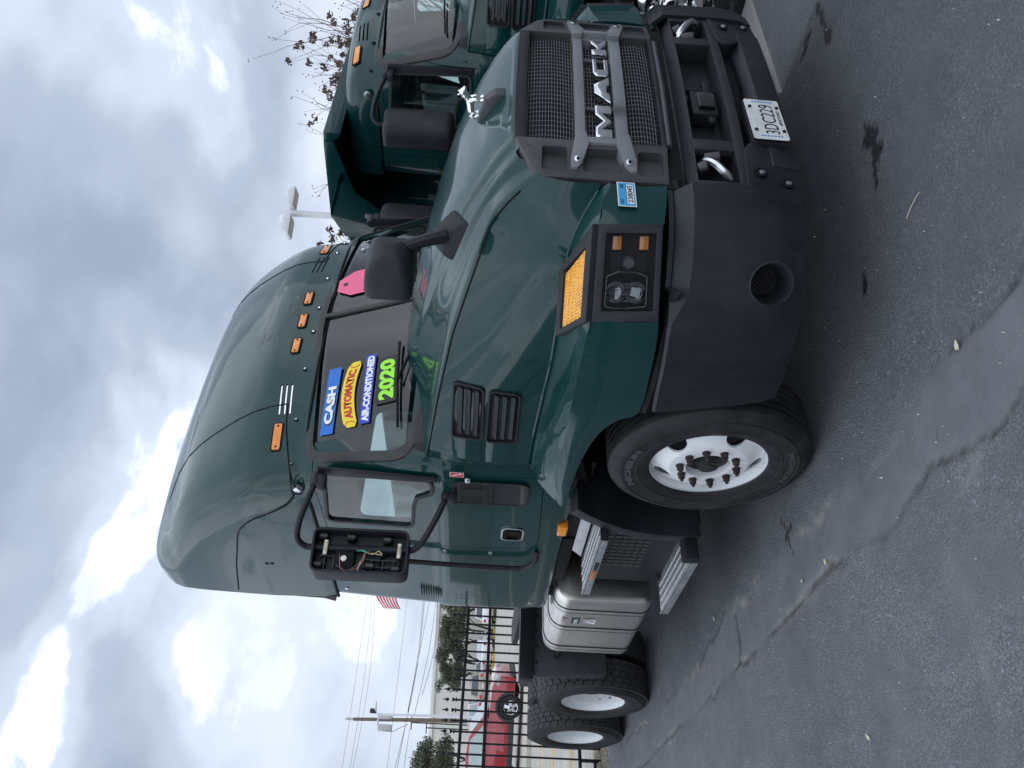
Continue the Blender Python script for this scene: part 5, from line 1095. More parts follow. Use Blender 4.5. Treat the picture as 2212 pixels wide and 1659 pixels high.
m = MB().grid(rows, True); n = len(rows[0]); m.f.append(tuple((len(rows)-1)*n+i for i in range(n))); roof2 = m.obj('roof', 'paint2', D, 0, smooth=35); solid(roof2, .012)
boolean(roof2, [cutter(rpoly([(s*.47, 2.765+k*.032), (s*.66, 2.75+k*.032), (s*.66, 2.761+k*.032), (s*.47, 2.776+k*.032)], .005, 3), -.8, .1, 'X') for s in (-1, 1) for k in range(3)])
def roof_front(p, h): 
    x = float(np.interp(p[1], [a[0] for a in zr_], [a[1] for a in zr_]))-.355; return (x+float(np.interp(abs(p[0]), [q[0] for q in FP], [q[1] for q in FP]))+h, p[0], p[1])
for y, wd in ((0, .052), (.2, .052), (-.2, .052), (-.79, .07), (.79, .07)):
    pl = rect(y-wd, y+wd, 2.80, 2.845, .008, 3); bl = ring_frame(pl, .010, roof_front, -.002, .008).obj('marker_light', 'black', D, .002); MB().prism(pl, 0, 1, 'X', lambda q: roof_front((q[1], q[2]), -.001 if q[0] < .5 else .012)).obj('lens', 'amber', bl, .003)
for y in (-.93, -.70, -.38, .38, .70): disc(roof_front((y, 2.70), 0), (1, -y*.4, .1), .016, .008).obj('roof_bolt', 'dark_metal', D, .002)
disc((-.70, -1.035, 2.715), (0, -1, 0), .03, .008).obj('lamp_recess', 'chrome_sat', D, .002)
MB().tube([(x, y*1.002, 2.652) for x, y, z in rows[0]], .012, 6, False).obj('roof_seal', 'black', D)
h2 = copy_tree(hood, D); wheel_front(D, (.15, -.88, .505), 0, True, .2); wheel_front(D, (.2, 1.015, .505), math.pi, True)
fend = [o for o in T.children if o.name.startswith('fender')]
for f_ in fend: c_ = copy_tree(f_, D); c_.location = (.2, 0, 0)
door_mirror(-1, True, D); door_mirror(1, True, D)
for s in (-1, 1): MB().tube([(x, s*y, z) for x, y, z in cr([(-1.33, 1.06, 2.18), (-1.34, 1.11, 2.10), (-1.34, 1.12, 1.8), (-1.34, 1.12, 1.45), (-1.30, 1.08, 1.36)], 4)], .018, 8).obj('grab_bar', 'plastic', D)
for y0, y1 in ((-.86, -.34), (.12, .66)):
    wp = MB().tube([front((y, z), .02) for y, z in ((y0, 2.125), ((y0+y1)/2, 2.15), (y1, 2.165))], .008, 6).obj('wiper', 'black', D)
MB().box((-2.2, -.95, .5), (.9, .95, 1.12)).obj('engine_bay', 'black', D, .05)
for s in (-1, 1): MB().box((-7.5, min(s*.40, s*.48), .78), (1.4, max(s*.40, s*.48), 1.06)).obj('frame_rail', 'dark_metal', D, .008)
for x in (-5.0, -6.35):
    for s in (-1, 1): wheel_rear(D, (x, s*1.075, .505), 0 if s < 0 else math.pi)
# dump body with cab shield
sh = MB().prism([(-.93, 2.925), (-.915, 3.055), (-1.0, 3.065), (-1.75, 3.10), (-1.98, 3.0), (-1.98, 2.90), (-1.75, 2.98), (-1.0, 2.99), (-.955, 2.93)], -1.24, 1.24, 'Y').obj('cab_shield', 'paint2', D, .006)
MB().prism([(-1.0, 3.062), (-1.75, 3.098), (-1.98, 3.0), (-1.98, 2.05), (-1.86, 2.45), (-1.5, 2.86), (-1.0, 2.98)], -1.262, -1.242, 'Y').obj('shield_gusset', 'paint2', D, .004); MB().prism([(-1.0, 3.062), (-1.75, 3.098), (-1.98, 3.0), (-1.98, 2.05), (-1.86, 2.45), (-1.5, 2.86), (-1.0, 2.98)], 1.242, 1.262, 'Y').obj('shield_gusset', 'paint2', D, .004)
MB().box((-2.03, -1.2, 1.15), (-1.98, 1.2, 2.99)).obj('bulkhead', 'paint2', D, .008)
for y in (-.8, -.27, .27, .8): MB().box((-1.98, y-.05, 1.2), (-1.91, y+.05, 2.9)).obj('bulkhead_rib', 'paint2', D, .01)
for s in (-1, 1):
    bs = MB().prism([(-1.98, 2.985), (-2.2, 2.88), (-7.4, 2.88), (-7.6, 1.2), (-1.98, 1.2)], min(s*1.21, s*1.25), max(s*1.21, s*1.25), 'Y').obj('body_side', 'paint2', D, .006)
    for x in np.arange(-2.6, -7.3, -.75): MB().box((x-.05, min(s*1.25, s*1.30), 1.25), (x+.05, max(s*1.25, s*1.30), 2.86)).obj('side_rib', 'paint2', bs, .01)
    disc((-2.06, s*1.25, 2.86), (0, s, 0), .035, .012, 14).obj('lifting_eye', 'dark_metal', bs, .003)
MB().box((-7.6, -1.2, 1.2), (-1.98, 1.2, 1.25)).obj('body_floor', 'paint2', D)
MB().box((-7.62, -1.2, 1.2), (-7.56, 1.2, 2.7)).obj('tailgate', 'paint2', D)

# ================================================================ fence
mat('iron', (.014, .013, .016), .5, .2, .3, 20); mat('fence_rust', (.06, .05, .045), .6, .2, .3, 10)
F0 = Vector((-6.655, -1.28, 0)); fd = Vector((-.345, 1.95, 0)).normalized(); fn0 = Vector((fd.y, -fd.x, 0))
FEN = setp(empty('iron_fence', F0, math.atan2(fd.y, fd.x)), 'black iron picket fence with spear tips behind the rear wheels', 'fence')
pk = MB().box((-.0095, -.0095, .03), (.0095, .0095, 1.86)).me(.002)
fi = MB().add([(0, 0, 1.985), (.017, 0, 1.925), (0, .010, 1.925), (-.017, 0, 1.925), (0, -.010, 1.925), (0, 0, 1.89), (.028, 0, 1.915), (-.028, 0, 1.915)], [(0, 1, 2), (0, 2, 3), (0, 3, 4), (0, 4, 1), (1, 5, 2), (2, 5, 3), (3, 5, 4), (4, 5, 1), (1, 6, 5), (3, 5, 7)]).box((-.019, -.014, 1.835), (.019, .014, 1.858)).box((-.023, -.011, 1.80), (.023, .011, 1.815)).me()
for i in range(-10, 45):
    p = link('picket', pk, 'iron', FEN, 0); p.location = (.131*i, 0, 0); q = link('spear_tip', fi, 'iron', p, 0)
for z in (1.73, 1.435, .285): MB().box((-1.5, -.019, z-.019), (6.0, .019, z+.019)).obj('rail', 'iron', FEN, .003)
MB().box((-.6, -.025, .09), (.12, .0, .125)).obj('rail', 'iron', FEN, .003)
for x in (-.56, 2.45): MB().box((x-.03, -.03, -.05), (x+.03, .03, 1.9)).obj('post', 'iron', FEN, .004)
MB().box((.10, -.03, .06), (.13, .005, .30)).obj('latch', 'iron', FEN, .003)

# ================================================================ trees
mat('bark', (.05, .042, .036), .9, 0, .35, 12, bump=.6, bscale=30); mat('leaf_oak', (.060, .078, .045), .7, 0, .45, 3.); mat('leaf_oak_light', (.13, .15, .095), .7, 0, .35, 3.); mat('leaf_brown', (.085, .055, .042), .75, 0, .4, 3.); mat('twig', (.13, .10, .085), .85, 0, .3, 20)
def leaves(m, c, rad, n, sz, seed=0, shell=.45):
    r = random.Random(seed); c = Vector(c)
    for _ in range(n):
        d = Vector((r.gauss(0, 1), r.gauss(0, 1), r.gauss(0, 1))).normalized()*(shell+(1-shell)*r.random()**.6); p = c+Vector((d.x*rad[0], d.y*rad[1], d.z*rad[2]))
        a = Vector((r.gauss(0, 1), r.gauss(0, 1), r.gauss(0, 1))).normalized(); b_ = a.orthogonal().normalized(); s = sz*r.uniform(.5, 1.2)
        m.v += [tuple(p-a*s), tuple(p+b_*s*.45), tuple(p+a*s), tuple(p-b_*s*.45)]; k = len(m.v); m.f.append((k-4, k-3, k-2, k-1))
def rawobj(m, name, mt, parent): return link(name, mesh(m.v, m.f), mt, parent, 0)
def oak(loc, label, clumps, stems, lsz=.16, nper=420, seed=1, group='oaks across the road'):
    t = setp(empty('oak_tree', loc), label, 'tree', group); r = random.Random(seed)
    tk = MB()
    for (bx, by, tx, ty, tz, rad) in stems:
        pts = cr([(bx, by, -.1), (bx+(tx-bx)*.3+r.uniform(-.1, .1), by+(ty-by)*.3, tz*.3), (bx+(tx-bx)*.7, by+(ty-by)*.6+r.uniform(-.1, .1), tz*.65), (tx, ty, tz)], 3); tk.tube(pts, [rad*(1-.6*i/(len(pts)-1)) for i in range(len(pts))], 6)
        for k in range(4):
            e = Vector((tx+r.uniform(-1.1, 1.1), ty+r.uniform(-1.1, 1.1), tz+r.uniform(.1, 1.0))); tk.tube([pts[5+k % 3], e], [rad*.4, rad*.12], 5)
    tk.obj('trunk', 'bark', t)
    dark, light = MB(), MB()
    for i, (c, rad) in enumerate(clumps): leaves(dark, c, rad, nper, lsz, seed*31+i, .15); leaves(light, (c[0], c[1], c[2]+rad[2]*.25), (rad[0]*1.12, rad[1]*1.12, rad[2]*1.15), nper//2, lsz, seed*57+i, .6)  # paler leaves sit higher and further out in each clump
    rawobj(dark, 'crown', 'leaf_oak', t); rawobj(light, 'crown_pale', 'leaf_oak_light', t); return t
def clumps(n, rx, ry, z0, z1, rr, seed):
    r = random.Random(seed); out = []
    for _ in range(n):
        a = r.uniform(0, 6.28); q = math.sqrt(r.random()); z = r.uniform(z0, z1); out.append(((rx*q*math.cos(a), ry*q*math.sin(a), z), (rr*r.uniform(.7, 1.2), rr*r.uniform(.7, 1.2), rr*r.uniform(.45, .75))))
    return out
oak((-68.0, 18.9, 0), 'round-crowned live oak above the beige car behind the fence', clumps(46, 1.7, 2.0, 2.7, 4.7, .55, 1), [(0, -.2, -.3, -.9, 3.0, .14), (.1, .1, .3, .4, 3.0, .13), (0, .2, 0, 1.2, 3.1, .12)], .10, 170, 3)
oak((-66.4, 21.2, 0), 'dense live oak with bare stems above the white sedan behind the fence', clumps(46, 1.7, 2.1, 2.7, 4.6, .55, 2), [(0, 0, -.2, -1.0, 3.0, .13), (0, .3, .2, .5, 3.0, .13), (.1, .5, .2, 1.4, 3.0, .12)], .10, 170, 5)
oak((-64.6, 24.0, 0), 'live oak farthest right along the lot, half hidden by the cab', clumps(46, 1.7, 2.0, 2.7, 4.7, .55, 4), [(0, -.4, -.2, -1.2, 2.9, .12), (0, 0, .2, .9, 3.0, .12)], .10, 170, 7)
oak((-57.2, 8.4, 0), 'big live oak at the left edge behind the red car', clumps(70, 1.8, 1.7, 2.5, 5.3, .7, 15), [(0, 0, -.2, -.6, 3.0, .16), (0, .3, .3, .9, 3.0, .14)], .10, 170, 9)
def bare_tree(loc, label, height, spread, seed, pods=True, nm='crape_myrtle', leafy=0, mt='leaf_brown'):
    t = setp(empty(nm, loc), label, 'tree'); r = random.Random(seed); m = MB(); p_ = MB()
    def grow_(p, d, ln, rad, lev):
        pts = [p]; 
        for k in range(3): d = (d+Vector((r.gauss(0, .10), r.gauss(0, .10), r.gauss(.03, .06)))).normalized(); pts.append(pts[-1]+d*ln/3)
        m.tube(pts, [rad, rad*.85, rad*.7, rad*.55], 5 if lev < 3 else 4, False)
        if lev >= 5:
            for _ in range(2 if pods else 0): q = pts[-1]+Vector((r.gauss(0, .05), r.gauss(0, .05), r.gauss(0, .05))); p_.ball(q, .014, 5, 4)
            if leafy: leaves(p_, pts[-1], (.11, .11, .10), leafy, .065, r.randint(0, 9999), .1)
            return
        for k in range((3 if lev < 4 else 2) if lev else 5):
            a = d.orthogonal().normalized(); a.rotate(Quaternion(d, r.uniform(0, 6.28))); nd = (d+a*r.uniform(.3, .75)*spread).normalized(); grow_(pts[-1] if k == 0 else pts[1+k % 2], nd, ln*r.uniform(.68, .88), rad*.58, lev+1)
    grow_(Vector((0, 0, 0)), Vector((0, 0, 1)), height*.30, .07, 0)
    rawobj(m, 'trunk', 'twig', t); rawobj(p_, 'crown', 'leaf_brown' if not leafy else mt, t); return t
bare_tree((-5.55, 11.75, 0), 'bare twiggy tree with seed pods rising above the dump truck shield', 7.2, .62, 12)
bare_tree((-8.9, 13.9, 0), 'brown-leaved tree behind the dump truck shield, left of the bare tree', 7.7, .6, 21, False, 'winter_tree', 20)
bare_tree((-10.4, 12.1, 0), 'small brown-leaved tree between the light pole and the sleeper roof', 7.3, .6, 33, False, 'winter_tree', 20)
# ================================================================ light pole
mat('pole_white', (.62, .62, .65), .4, 0, .06, 6); mat('lamp_glass', (.25, .24, .22), .2, 0, .1, 10)
LP = setp(empty('light_pole', (-13.6, 16.2, 0)), 'white parking-lot light pole with three lamp heads', 'light pole')
MB().prism([(-.075, -.075), (.075, -.075), (.075, .075), (-.075, .075)], 0, 8.65, 'Z').obj('pole', 'pole_white', LP, .01)
MB().tube([(0, 0, 8.6), (0, 0, 8.82)], .05, 10).obj('cap', 'pole_white', LP)
for k, a in enumerate((R(72), R(-108), R(170))):
    z = 8.72 if k == 2 else 8.45; hd = empty('x') if False else None
    q = Matrix.Rotation(a, 3, 'Z'); tl = Matrix.Rotation(R(-12), 3, 'Y')
    hm = MB().prism([(.12, -.0), (.20, .10), (.58, .10), (.70, .0), (.70, -.07), (.12, -.07)], -.19, .19, 'Y'); hm.v = [tuple(q@Vector((p[0]*1.25, p[1]*1.3, p[2]*1.3))+Vector((0, 0, z))) for p in hm.v]; ho = hm.obj('lamp_head', 'pole_white', LP, .03)
    gl = MB().box((.2, -.15, -.085), (.66, .15, -.071)); gl.v = [tuple(q@Vector((p[0]*1.25, p[1]*1.3, p[2]*1.3))+Vector((0, 0, z))) for p in gl.v]; gl.obj('lens', 'lamp_glass', ho)
# ================================================================ far side: building, poles, wires, flag
mat('wall_white', (.62, .61, .56), .8, 0, .06, 1.2); mat('wall_panel', (.66, .66, .62), .8, 0, .05, 1.); mat('dark_window', (.02, .022, .025), .2, 0, .1, 5); mat('wood_pole', (.16, .13, .10), .9, 0, .3, 20); mat('steel_grey', (.42, .43, .44), .5, .2, .1, 6)
bd = Vector((-3.33, -4.35, 0)).normalized()      # along the facade, to the left in view
WB = setp(empty('warehouse', (-95.5, 24.5, 0), math.atan2(bd.y, bd.x)), 'long low white warehouse behind the parked cars', 'building')
MB().box((-40, -22, 0), (14, 0, 5.3)).obj('wall', 'wall_white', WB, .03) if False else MB().box((-40, 0, 0), (14, 20, 5.2)).obj('wall', 'wall_white', WB, .03)
MB().box((-40.2, -.2, 5.2), (14.2, 20.2, 5.55)).obj('parapet', 'wall_panel', WB, .03)
for x in range(-38, 14, 4): MB().box((x, -.06, .05), (x+3.9, -.0, 5.1)).obj('wall_panel', 'wall_panel', WB, .01)
for x, z0, z1, wd in ((5.6, .5, 2.05, 1.8), (11.2, .5, 2.2, 1.6), (-12, 1, 2.4, 2.2), (-20, 1, 2.4, 2.2)):
    wn = MB().box((x-wd/2-.1, -.1, z0-.1), (x+wd/2+.1, -.065, z1+.1)).obj('window', 'wall_white', WB); MB().box((x-wd/2, -.115, z0), (x+wd/2, -.102, z1)).obj('pane', 'dark_window', wn)
UP = setp(empty('utility_pole', (-60.6, 12.45, 0)), 'weathered wooden utility pole carrying grey transformer boxes', 'utility pole')
MB().tube([(0, 0, 0), (-.15, -.1, 5.5), (-.33, -.22, 10.7)], [.17, .15, .12], 10).obj('pole', 'wood_pole', UP)
MB().lathe([(.0005, 10.7), (.09, 10.72), (.09, 11.3), (.0005, 11.35)], 10, 'Z', (-.33, -.22, 0)).obj('insulator', 'steel_grey', UP)
for y, z in ((-.75, 8.2), (.05, 8.25)): tb_ = MB().box((-.55, y-.22, z-.55), (-.1, y+.22, z+.52)).obj('transformer_box', 'steel_grey', UP, .04)
MB().tube(cr([(-.3, -.95, 8.5), (-.3, -1.0, 7.6), (-.3, -.8, 7.2), (-.3, -.4, 6.4)], 4), .02, 5).obj('drop_cable', 'iron', UP)
MB().box((-.4, .28, 9.0), (-.2, .62, 9.5)).obj('flood_light', 'iron', UP, .03)
SP = setp(empty('street_lamp', (-49.75, 10.05, 0)), 'slim white metal pole with a cobra lamp beside the wooden utility pole', 'street lamp')
MB().tube([(0, 0, 0), (-.2, -.1, 7.7)], [.09, .07], 10).obj('pole', 'pole_white', SP); MB().ball((.05, .36, 7.8), (.10, .30, .07), 12, 7).obj('lamp_head', 'pole_white', SP); MB().ball((-.5, -.50, 7.6), (.1, .22, .07), 12, 7).obj('lamp_head', 'pole_white', SP); MB().tube([(-.18, -.1, 7.65), (.0, .2, 7.8)], .03, 6).tube([(-.2, -.1, 7.6), (-.42, -.35, 7.6)], .03, 6).obj('lamp_arm', 'pole_white', SP)
for i, (x, y, h, a) in enumerate(((-71.4, 14.7, 6.95, .55), (-72.0, 14.45, 5.6, .45))):
    pz_ = setp(empty('distribution_pole', (x, y, 0)), ('taller' if i == 0 else 'shorter')+' of the two thin dark poles with a crossarm left of the utility pole', 'pole'); MB().tube([(0, 0, 0), (0, 0, h)], .06, 6).obj('pole', 'iron', pz_); MB().tube([(-a*.5, -a, h-.05), (a*.5, a, h-.05)], .05, 5).obj('crossarm', 'iron', pz_)
WR = [((-65.02, 23.35, 11.62), (-52.2, 7.11, 9.72)), ((-65.03, 23.32, 11.21), (-52.17, 7.13, 9.21)), ((-65.04, 23.29, 10.95), (-52.16, 7.13, 9.03)), ((-65.02, 23.18, 8.02), (-52.03, 7.2, 6.8)), ((-64.93, 23.23, 6.55), (-49.72, 10.16, 5.69)), ((-64.93, 23.23, 6.45), (-52.0, 7.22, 6.3)), ((-64.9, 23.25, 6.0), (-51.99, 7.22, 6.15)), ((-64.87, 23.26, 5.4), (-49.82, 10., 5.25)), ((-64.86, 23.27, 5.24), (-49.0, 11.04, 4.82)), ((-71.38, 14.87, 6.97), (-51.96, 7.24, 5.72))]
for i, (a, b_) in enumerate(WR):
    a, b_ = Vector(a), Vector(b_); pts = [a.lerp(b_, t)-Vector((0, 0, .35*math.sin(math.pi*max(0, min(1, t)))*(i % 3)*.5)) for t in np.linspace(-.7 if i < 9 else 0, 1.5 if i not in (4, 7, 8) else 1., 14)]
    setp(MB().tube(pts, .014 if i < 4 else .02, 4, False).obj('overhead_wire', 'iron', None), (['topmost','second','third','fourth','fifth','sixth','seventh','eighth','ninth','lowest'][i]+' of the thin dark overhead wires crossing the sky left of the sleeper, counted downwards'), 'wire', 'overhead wires')
FP_ = setp(empty('flagpole', (-40.16, 14.75, 0)), 'striped national flag on a pole half hidden behind the sleeper back', 'flag')
MB().tube([(0, 0, 0), (0, 0, 8.2)], [.06, .04], 8).obj('pole', 'steel_grey', FP_)
mat('flag_red', (.55, .03, .05), .8, 0, .1, 6); mat('flag_white', (.75, .74, .76), .8, 0, .05, 6); mat('flag_blue', (.03, .04, .16), .8, 0, .1, 6)
lf = Vector((-.36, -.93, 0))*.9*1.0
def fl_(u, v_): return Vector((0, 0, 7.75))+lf*(u*1.5*(1-.35*v_*(1-u)))+Vector((0, 0, -u*u*.75-v_*1.35*(1-.30*u)))+Vector((.93, -.36, 0))*(.10*math.sin(u*7+v_*3))
for k in range(13):
    u0 = 0 if k > 6 else .42; MB().grid([[tuple(fl_(u0+(1-u0)*i/10, (k+j)/13)) for i in range(11)] for j in (0, 1)]).obj('flag_stripe', 'flag_red' if k % 2 == 0 else 'flag_white', FP_, 0, 60)
ct = MB().grid([[tuple(fl_(.42*i/6, 7/13*j/4)) for i in range(7)] for j in range(5)]).obj('flag_canton', 'flag_blue', FP_, 0, 60)
for r_ in range(5):
    for c_ in range(6): cc = fl_(.04+.062*c_, (.6+r_*1.35)/13); MB().ball(cc+Vector((.03, -.012, 0)), .03, 5, 4).obj('flag_star', 'flag_white', ct)
# ================================================================ vehicles across the road
mat('car_red', (.30, .008, .018), .3, 0, .06, 4, coat=1.); mat('car_white', (.72, .73, .74), .3, 0, .05, 4, coat=1.); mat('car_beige', (.33, .29, .23), .3, .3, .06, 4, coat=1.); mat('car_silver', (.50, .51, .52), .3, .4, .06, 4, coat=1.); mat('car_blue', (.015, .035, .12), .3, 0, .06, 4, coat=1.)
mat('car_glass', (.03, .045, .045), .05, 0, .1, 5, coat=1.); mat('car_glass_pale', (.32, .40, .40), .08, 0, .2, 4, coat=1.); mat('tail_red', (.5, .012, .012), .2, 0, .1, 10, coat=1.); mat('cladding', (.03, .031, .034), .6, 0, .2, 10)
def car(name, label, cat, loc, ang, m, Lg, Wd, low, cab, belt, roof, ax, wr, glass='car_glass', clad=False, bed=False, group='vehicles parked across the road'):
    t = setp(empty(name, loc, ang), label, cat, group); hw = Wd/2
    rows = []
    for f_, zi in ((-1, 0), (-.985, 0), (-.93, 0), (.93, 0), (.985, 0), (1, 0)):
        ins = 0 if abs(f_) < .95 else (.03 if abs(f_) < .99 else .09); rows.append([(x*(1-ins*.25), f_*hw, low[0][1]+(z-low[0][1])*(1-ins*.5)+ins*.15) for x, z in low])
    b_ = MB().grid(rows, True); n = len(low); b_.f.append(tuple(range(n-1, -1, -1))); b_.f.append(tuple(5*n+i for i in range(n))); body = b_.obj('body', m, t, .03, 2, 40)
    g = MB(); k0, k1 = .93, .76
    v = [(x, s*hw*(k0 if z <= belt+.02 else k1), z) for s in (-1, 1) for x, z in cab]; n = len(cab); g.add(v, [tuple(range(n)), tuple(range(2*n-1, n-1, -1))]+[(i, i+n, (i+1) % n+n, (i+1) % n) for i in range(n)]); g.obj('cabin', m, t, .04, 2, 40)
    # glazing: side panes and end panes, a little proud
    (x0, z0), (x1, z1), (x2, z2), (x3, z3) = cab[0], cab[1], cab[-2], cab[-1]     # rear low, rear top, front top, front low
    for s in (-1, 1):
        def sp_(x, z): kk = k0+(k1-k0)*(z-belt)/(roof-belt); return (x, s*(hw*kk+.012), z)
        zt = roof-.09; za = belt+.04; fr_ = lambda t_, z: (x0+(x1-x0)*(z-belt)/(roof-belt))*(1-t_)+(x3+(x2-x3)*(z-belt)/(roof-belt))*t_
        cuts_ = [(.06, .46), (.49, .92)] if not bed else [(.10, .46), (.5, .9)]
        for a, c in cuts_: MB().add([sp_(fr_(a, za), za), sp_(fr_(c, za), za), sp_(fr_(c, zt)-.04, zt), sp_(fr_(a, zt)+.04, zt)], [(0, 1, 2, 3)]).obj('side_window', glass, t)
    for (xa, za_, xb_, zb_, sg, nm) in ((x0, z0, x1, z1, -1, 'rear_window'), (x3, z3, x2, z2, 1, 'windshield')):
        pts = [(xa+(xb_-xa)*t_+sg*.014, y*hw*(k0+(k1-k0)*t_)*.88, za_+(zb_-za_)*t_+.008) for t_, y in ((.08, -1), (.08, 1), (.88, 1), (.88, -1))]; MB().add(pts, [(0, 1, 2, 3)]).obj(nm, glass, t)
    rear = min(x for x, z in low); frn = max(x for x, z in low); zl = belt-.14
    for s in (-1, 1):
        MB().box((rear-.004, s*hw*.80-.13, zl-.14), (rear+.18, s*hw*.80+.13, zl+.08)).obj('tail_light', 'tail_red', t, .03); MB().box((frn-.32, s*hw*.83-.16, zl-.20), (frn-.02, s*hw*.83+.16, zl-.06)).obj('headlight', 'car_glass_pale', t, .03)
        mr = MB().box((x3-.18, min(s*hw*.96, s*hw*1.10), belt+.02), (x3-.05, max(s*hw*.96, s*hw*1.10), belt+.16)).obj('wing_mirror', m, t, .03)
    MB().box((rear-.012, -.16, zl-.22), (rear+.02, .16, zl-.12)).obj('number_plate', 'white_paint', t); 
    for xa in ax:
        for s in (-1, 1):
            w_ = MB().lathe([(wr*.62, -.10), (wr*.66, -.11), (wr*.9, -.11), (wr, -.07), (wr, .09), (wr*.9, .11), (wr*.6, .10)], 28, 'Y').obj('wheel', 'rubber', t, 0, 40); w_.location = (xa, s*(hw-.055), wr); w_.rotation_euler = (0, 0, 0 if s < 0 else math.pi)
            MB().lathe([(wr*.63, -.09), (wr*.60, -.08), (wr*.58, -.02), (.0005, -.02)], 24, 'Y').obj('rim', 'black', w_)
            spk = MB()
            for k in range(5):
                a = k*2*math.pi/5+.3; d_, e_ = Vector((math.cos(a), 0, math.sin(a))), Vector((-math.sin(a), 0, math.cos(a)))
                spk.add([d_*.03+e_*.05+Vector((0, -.095, 0)), d_*.03-e_*.05+Vector((0, -.095, 0)), d_*wr*.60-e_*.085+Vector((0, -.085, 0)), d_*wr*.60+e_*.02+Vector((0, -.085, 0))], [(0, 1, 2, 3)])
            spk.lathe([(wr*.62, -.10), (wr*.57, -.095), (wr*.57, -.08)], 24, 'Y'); setp(spk.obj('rim_spokes', 'chrome_sat', w_, 0, 0), kind=None)
            aa = np.linspace(R(-12), R(192), 20); MB().grid([[(xa+r_*math.cos(q), s*(hw+o_), wr+.02+r_*math.sin(q)) for q in aa] for r_, o_ in ((wr*1.10, -.05), (wr*1.10, .012), (wr*1.30 if clad else wr*1.16, .012), (wr*1.32 if clad else wr*1.18, -.02))]).obj('wheel_arch', 'cladding' if clad else m, t)
            MB().add([(xa+wr*1.12*math.cos(q), s*(hw+.004), wr+.02+wr*1.12*math.sin(q)) for q in aa], [tuple(range(20))]).obj('wheel_well', 'black', t)
    if clad:
        for s in (-1, 1): MB().box((ax[1]+wr, min(s*hw*.97, s*hw*1.005), .22), (ax[0]-wr, max(s*hw*.97, s*hw*1.005), .40)).obj('sill_cladding', 'cladding', t, .02)
        MB().box((frn-.25, -hw*.9, .22), (frn+.01, hw*.9, .42)).obj('bumper_cladding', 'cladding', t, .04)
    return t
def lowp(Lg, zb, hood, belt, tail): return [(-Lg/2+.05, zb), (-Lg/2, zb+.25), (-Lg/2+.02, tail-.08), (-Lg/2+.12, tail), (-Lg/2+Lg*.3, belt), (Lg*.16, belt), (Lg/2-.35, hood), (Lg/2-.10, hood-.12), (Lg/2, hood-.32), (Lg/2-.02, zb+.1), (Lg/2-.1, zb)]
h60 = R(58); fwd = Vector((math.cos(h60), math.sin(h60), 0)); rgt = Vector((fwd.y, -fwd.x, 0)); c0 = Vector((-22.3, 3.55, 0))-fwd*1.40-rgt*.83
car('red_suv', 'bright red crossover with black wheel arch trim just beyond the fence', 'suv', c0, h60, 'car_red', 4.68, 1.86, lowp(4.68, .24, .98, 1.06, 1.10), [(-2.25, 1.06), (-1.75, 1.64), (-.2, 1.70), (.35, 1.62), (1.22, 1.06)], 1.06, 1.68, (1.40, -1.32), .36, clad=True, glass='car_glass_pale', group=None)
a0 = R(160)
car('white_sedan', 'white sedan with sloping rear window parked under the oaks', 'car', (-61.6, 18.6, 0), R(150), 'car_white', 4.7, 1.82, lowp(4.7, .2, .85, .95, 1.0), [(-1.75, .95), (-1.0, 1.38), (.0, 1.42), (.35, 1.38), (1.2, .95)], .95, 1.42, (1.4, -1.35), .33, glass='car_glass_pale')
car('silver_hatchback', 'silver car between the white sedan and the beige wagon', 'car', (-63.6, 17.1, 0), R(165), 'car_silver', 4.2, 1.78, lowp(4.2, .2, .88, .98, 1.0), [(-1.9, .98), (-1.5, 1.42), (-.1, 1.46), (.3, 1.42), (1.15, .98)], .98, 1.46, (1.3, -1.25), .32, glass='car_glass')
car('beige_wagon', 'beige wagon with dark rear window behind the fence spears', 'car', (-59.4, 14.95, 0), a0, 'car_beige', 4.8, 1.9, lowp(4.8, .3, 1.0, 1.10, 1.12), [(-2.3, 1.10), (-2.05, 1.70), (-.1, 1.76), (.4, 1.70), (1.15, 1.10)], 1.10, 1.74, (1.5, -1.4), .38)
car('white_van', 'white boxy van left of the beige wagon', 'van', (-60.9, 13.2, 0), a0, 'car_white', 4.9, 1.95, lowp(4.9, .3, 1.05, 1.10, 1.12), [(-2.4, 1.10), (-2.3, 1.80), (.2, 1.84), (.8, 1.78), (1.5, 1.10)], 1.10, 1.82, (1.6, -1.5), .36, glass='car_glass_pale')
car('white_pickup', 'white pickup right of the white sedan under the oaks', 'pickup', (-60.3, 21.4, 0), R(155), 'car_white', 5.4, 1.95, lowp(5.4, .35, 1.05, 1.08, 1.10), [(-.6, 1.08), (-.45, 1.70), (.3, 1.76), (.7, 1.70), (1.4, 1.08)], 1.08, 1.74, (1.75, -1.6), .38, bed=True)
car('blue_car', 'dark blue car seen far right beside the sleeper back', 'car', (-72, 26.3, 0), R(150), 'car_blue', 4.6, 1.8, lowp(4.6, .2, .85, .95, 1.0), [(-1.75, .95), (-1.0, 1.38), (.0, 1.42), (.35, 1.38), (1.2, .95)], .95, 1.42, (1.4, -1.3), .33)
for iy, y in enumerate(np.arange(13.0, 23, 2.6)): stp = setp(MB().box((-58.9-(y-15)*.45, y, 0), (-58.5-(y-15)*.45, y+1.8, .14)).obj('wheel_stop', 'yellow_line', None, .03), ['first','second','third','fourth'][iy]+' yellow wheel stop from the left under the parked cars', 'wheel stop', 'yellow wheel stops')
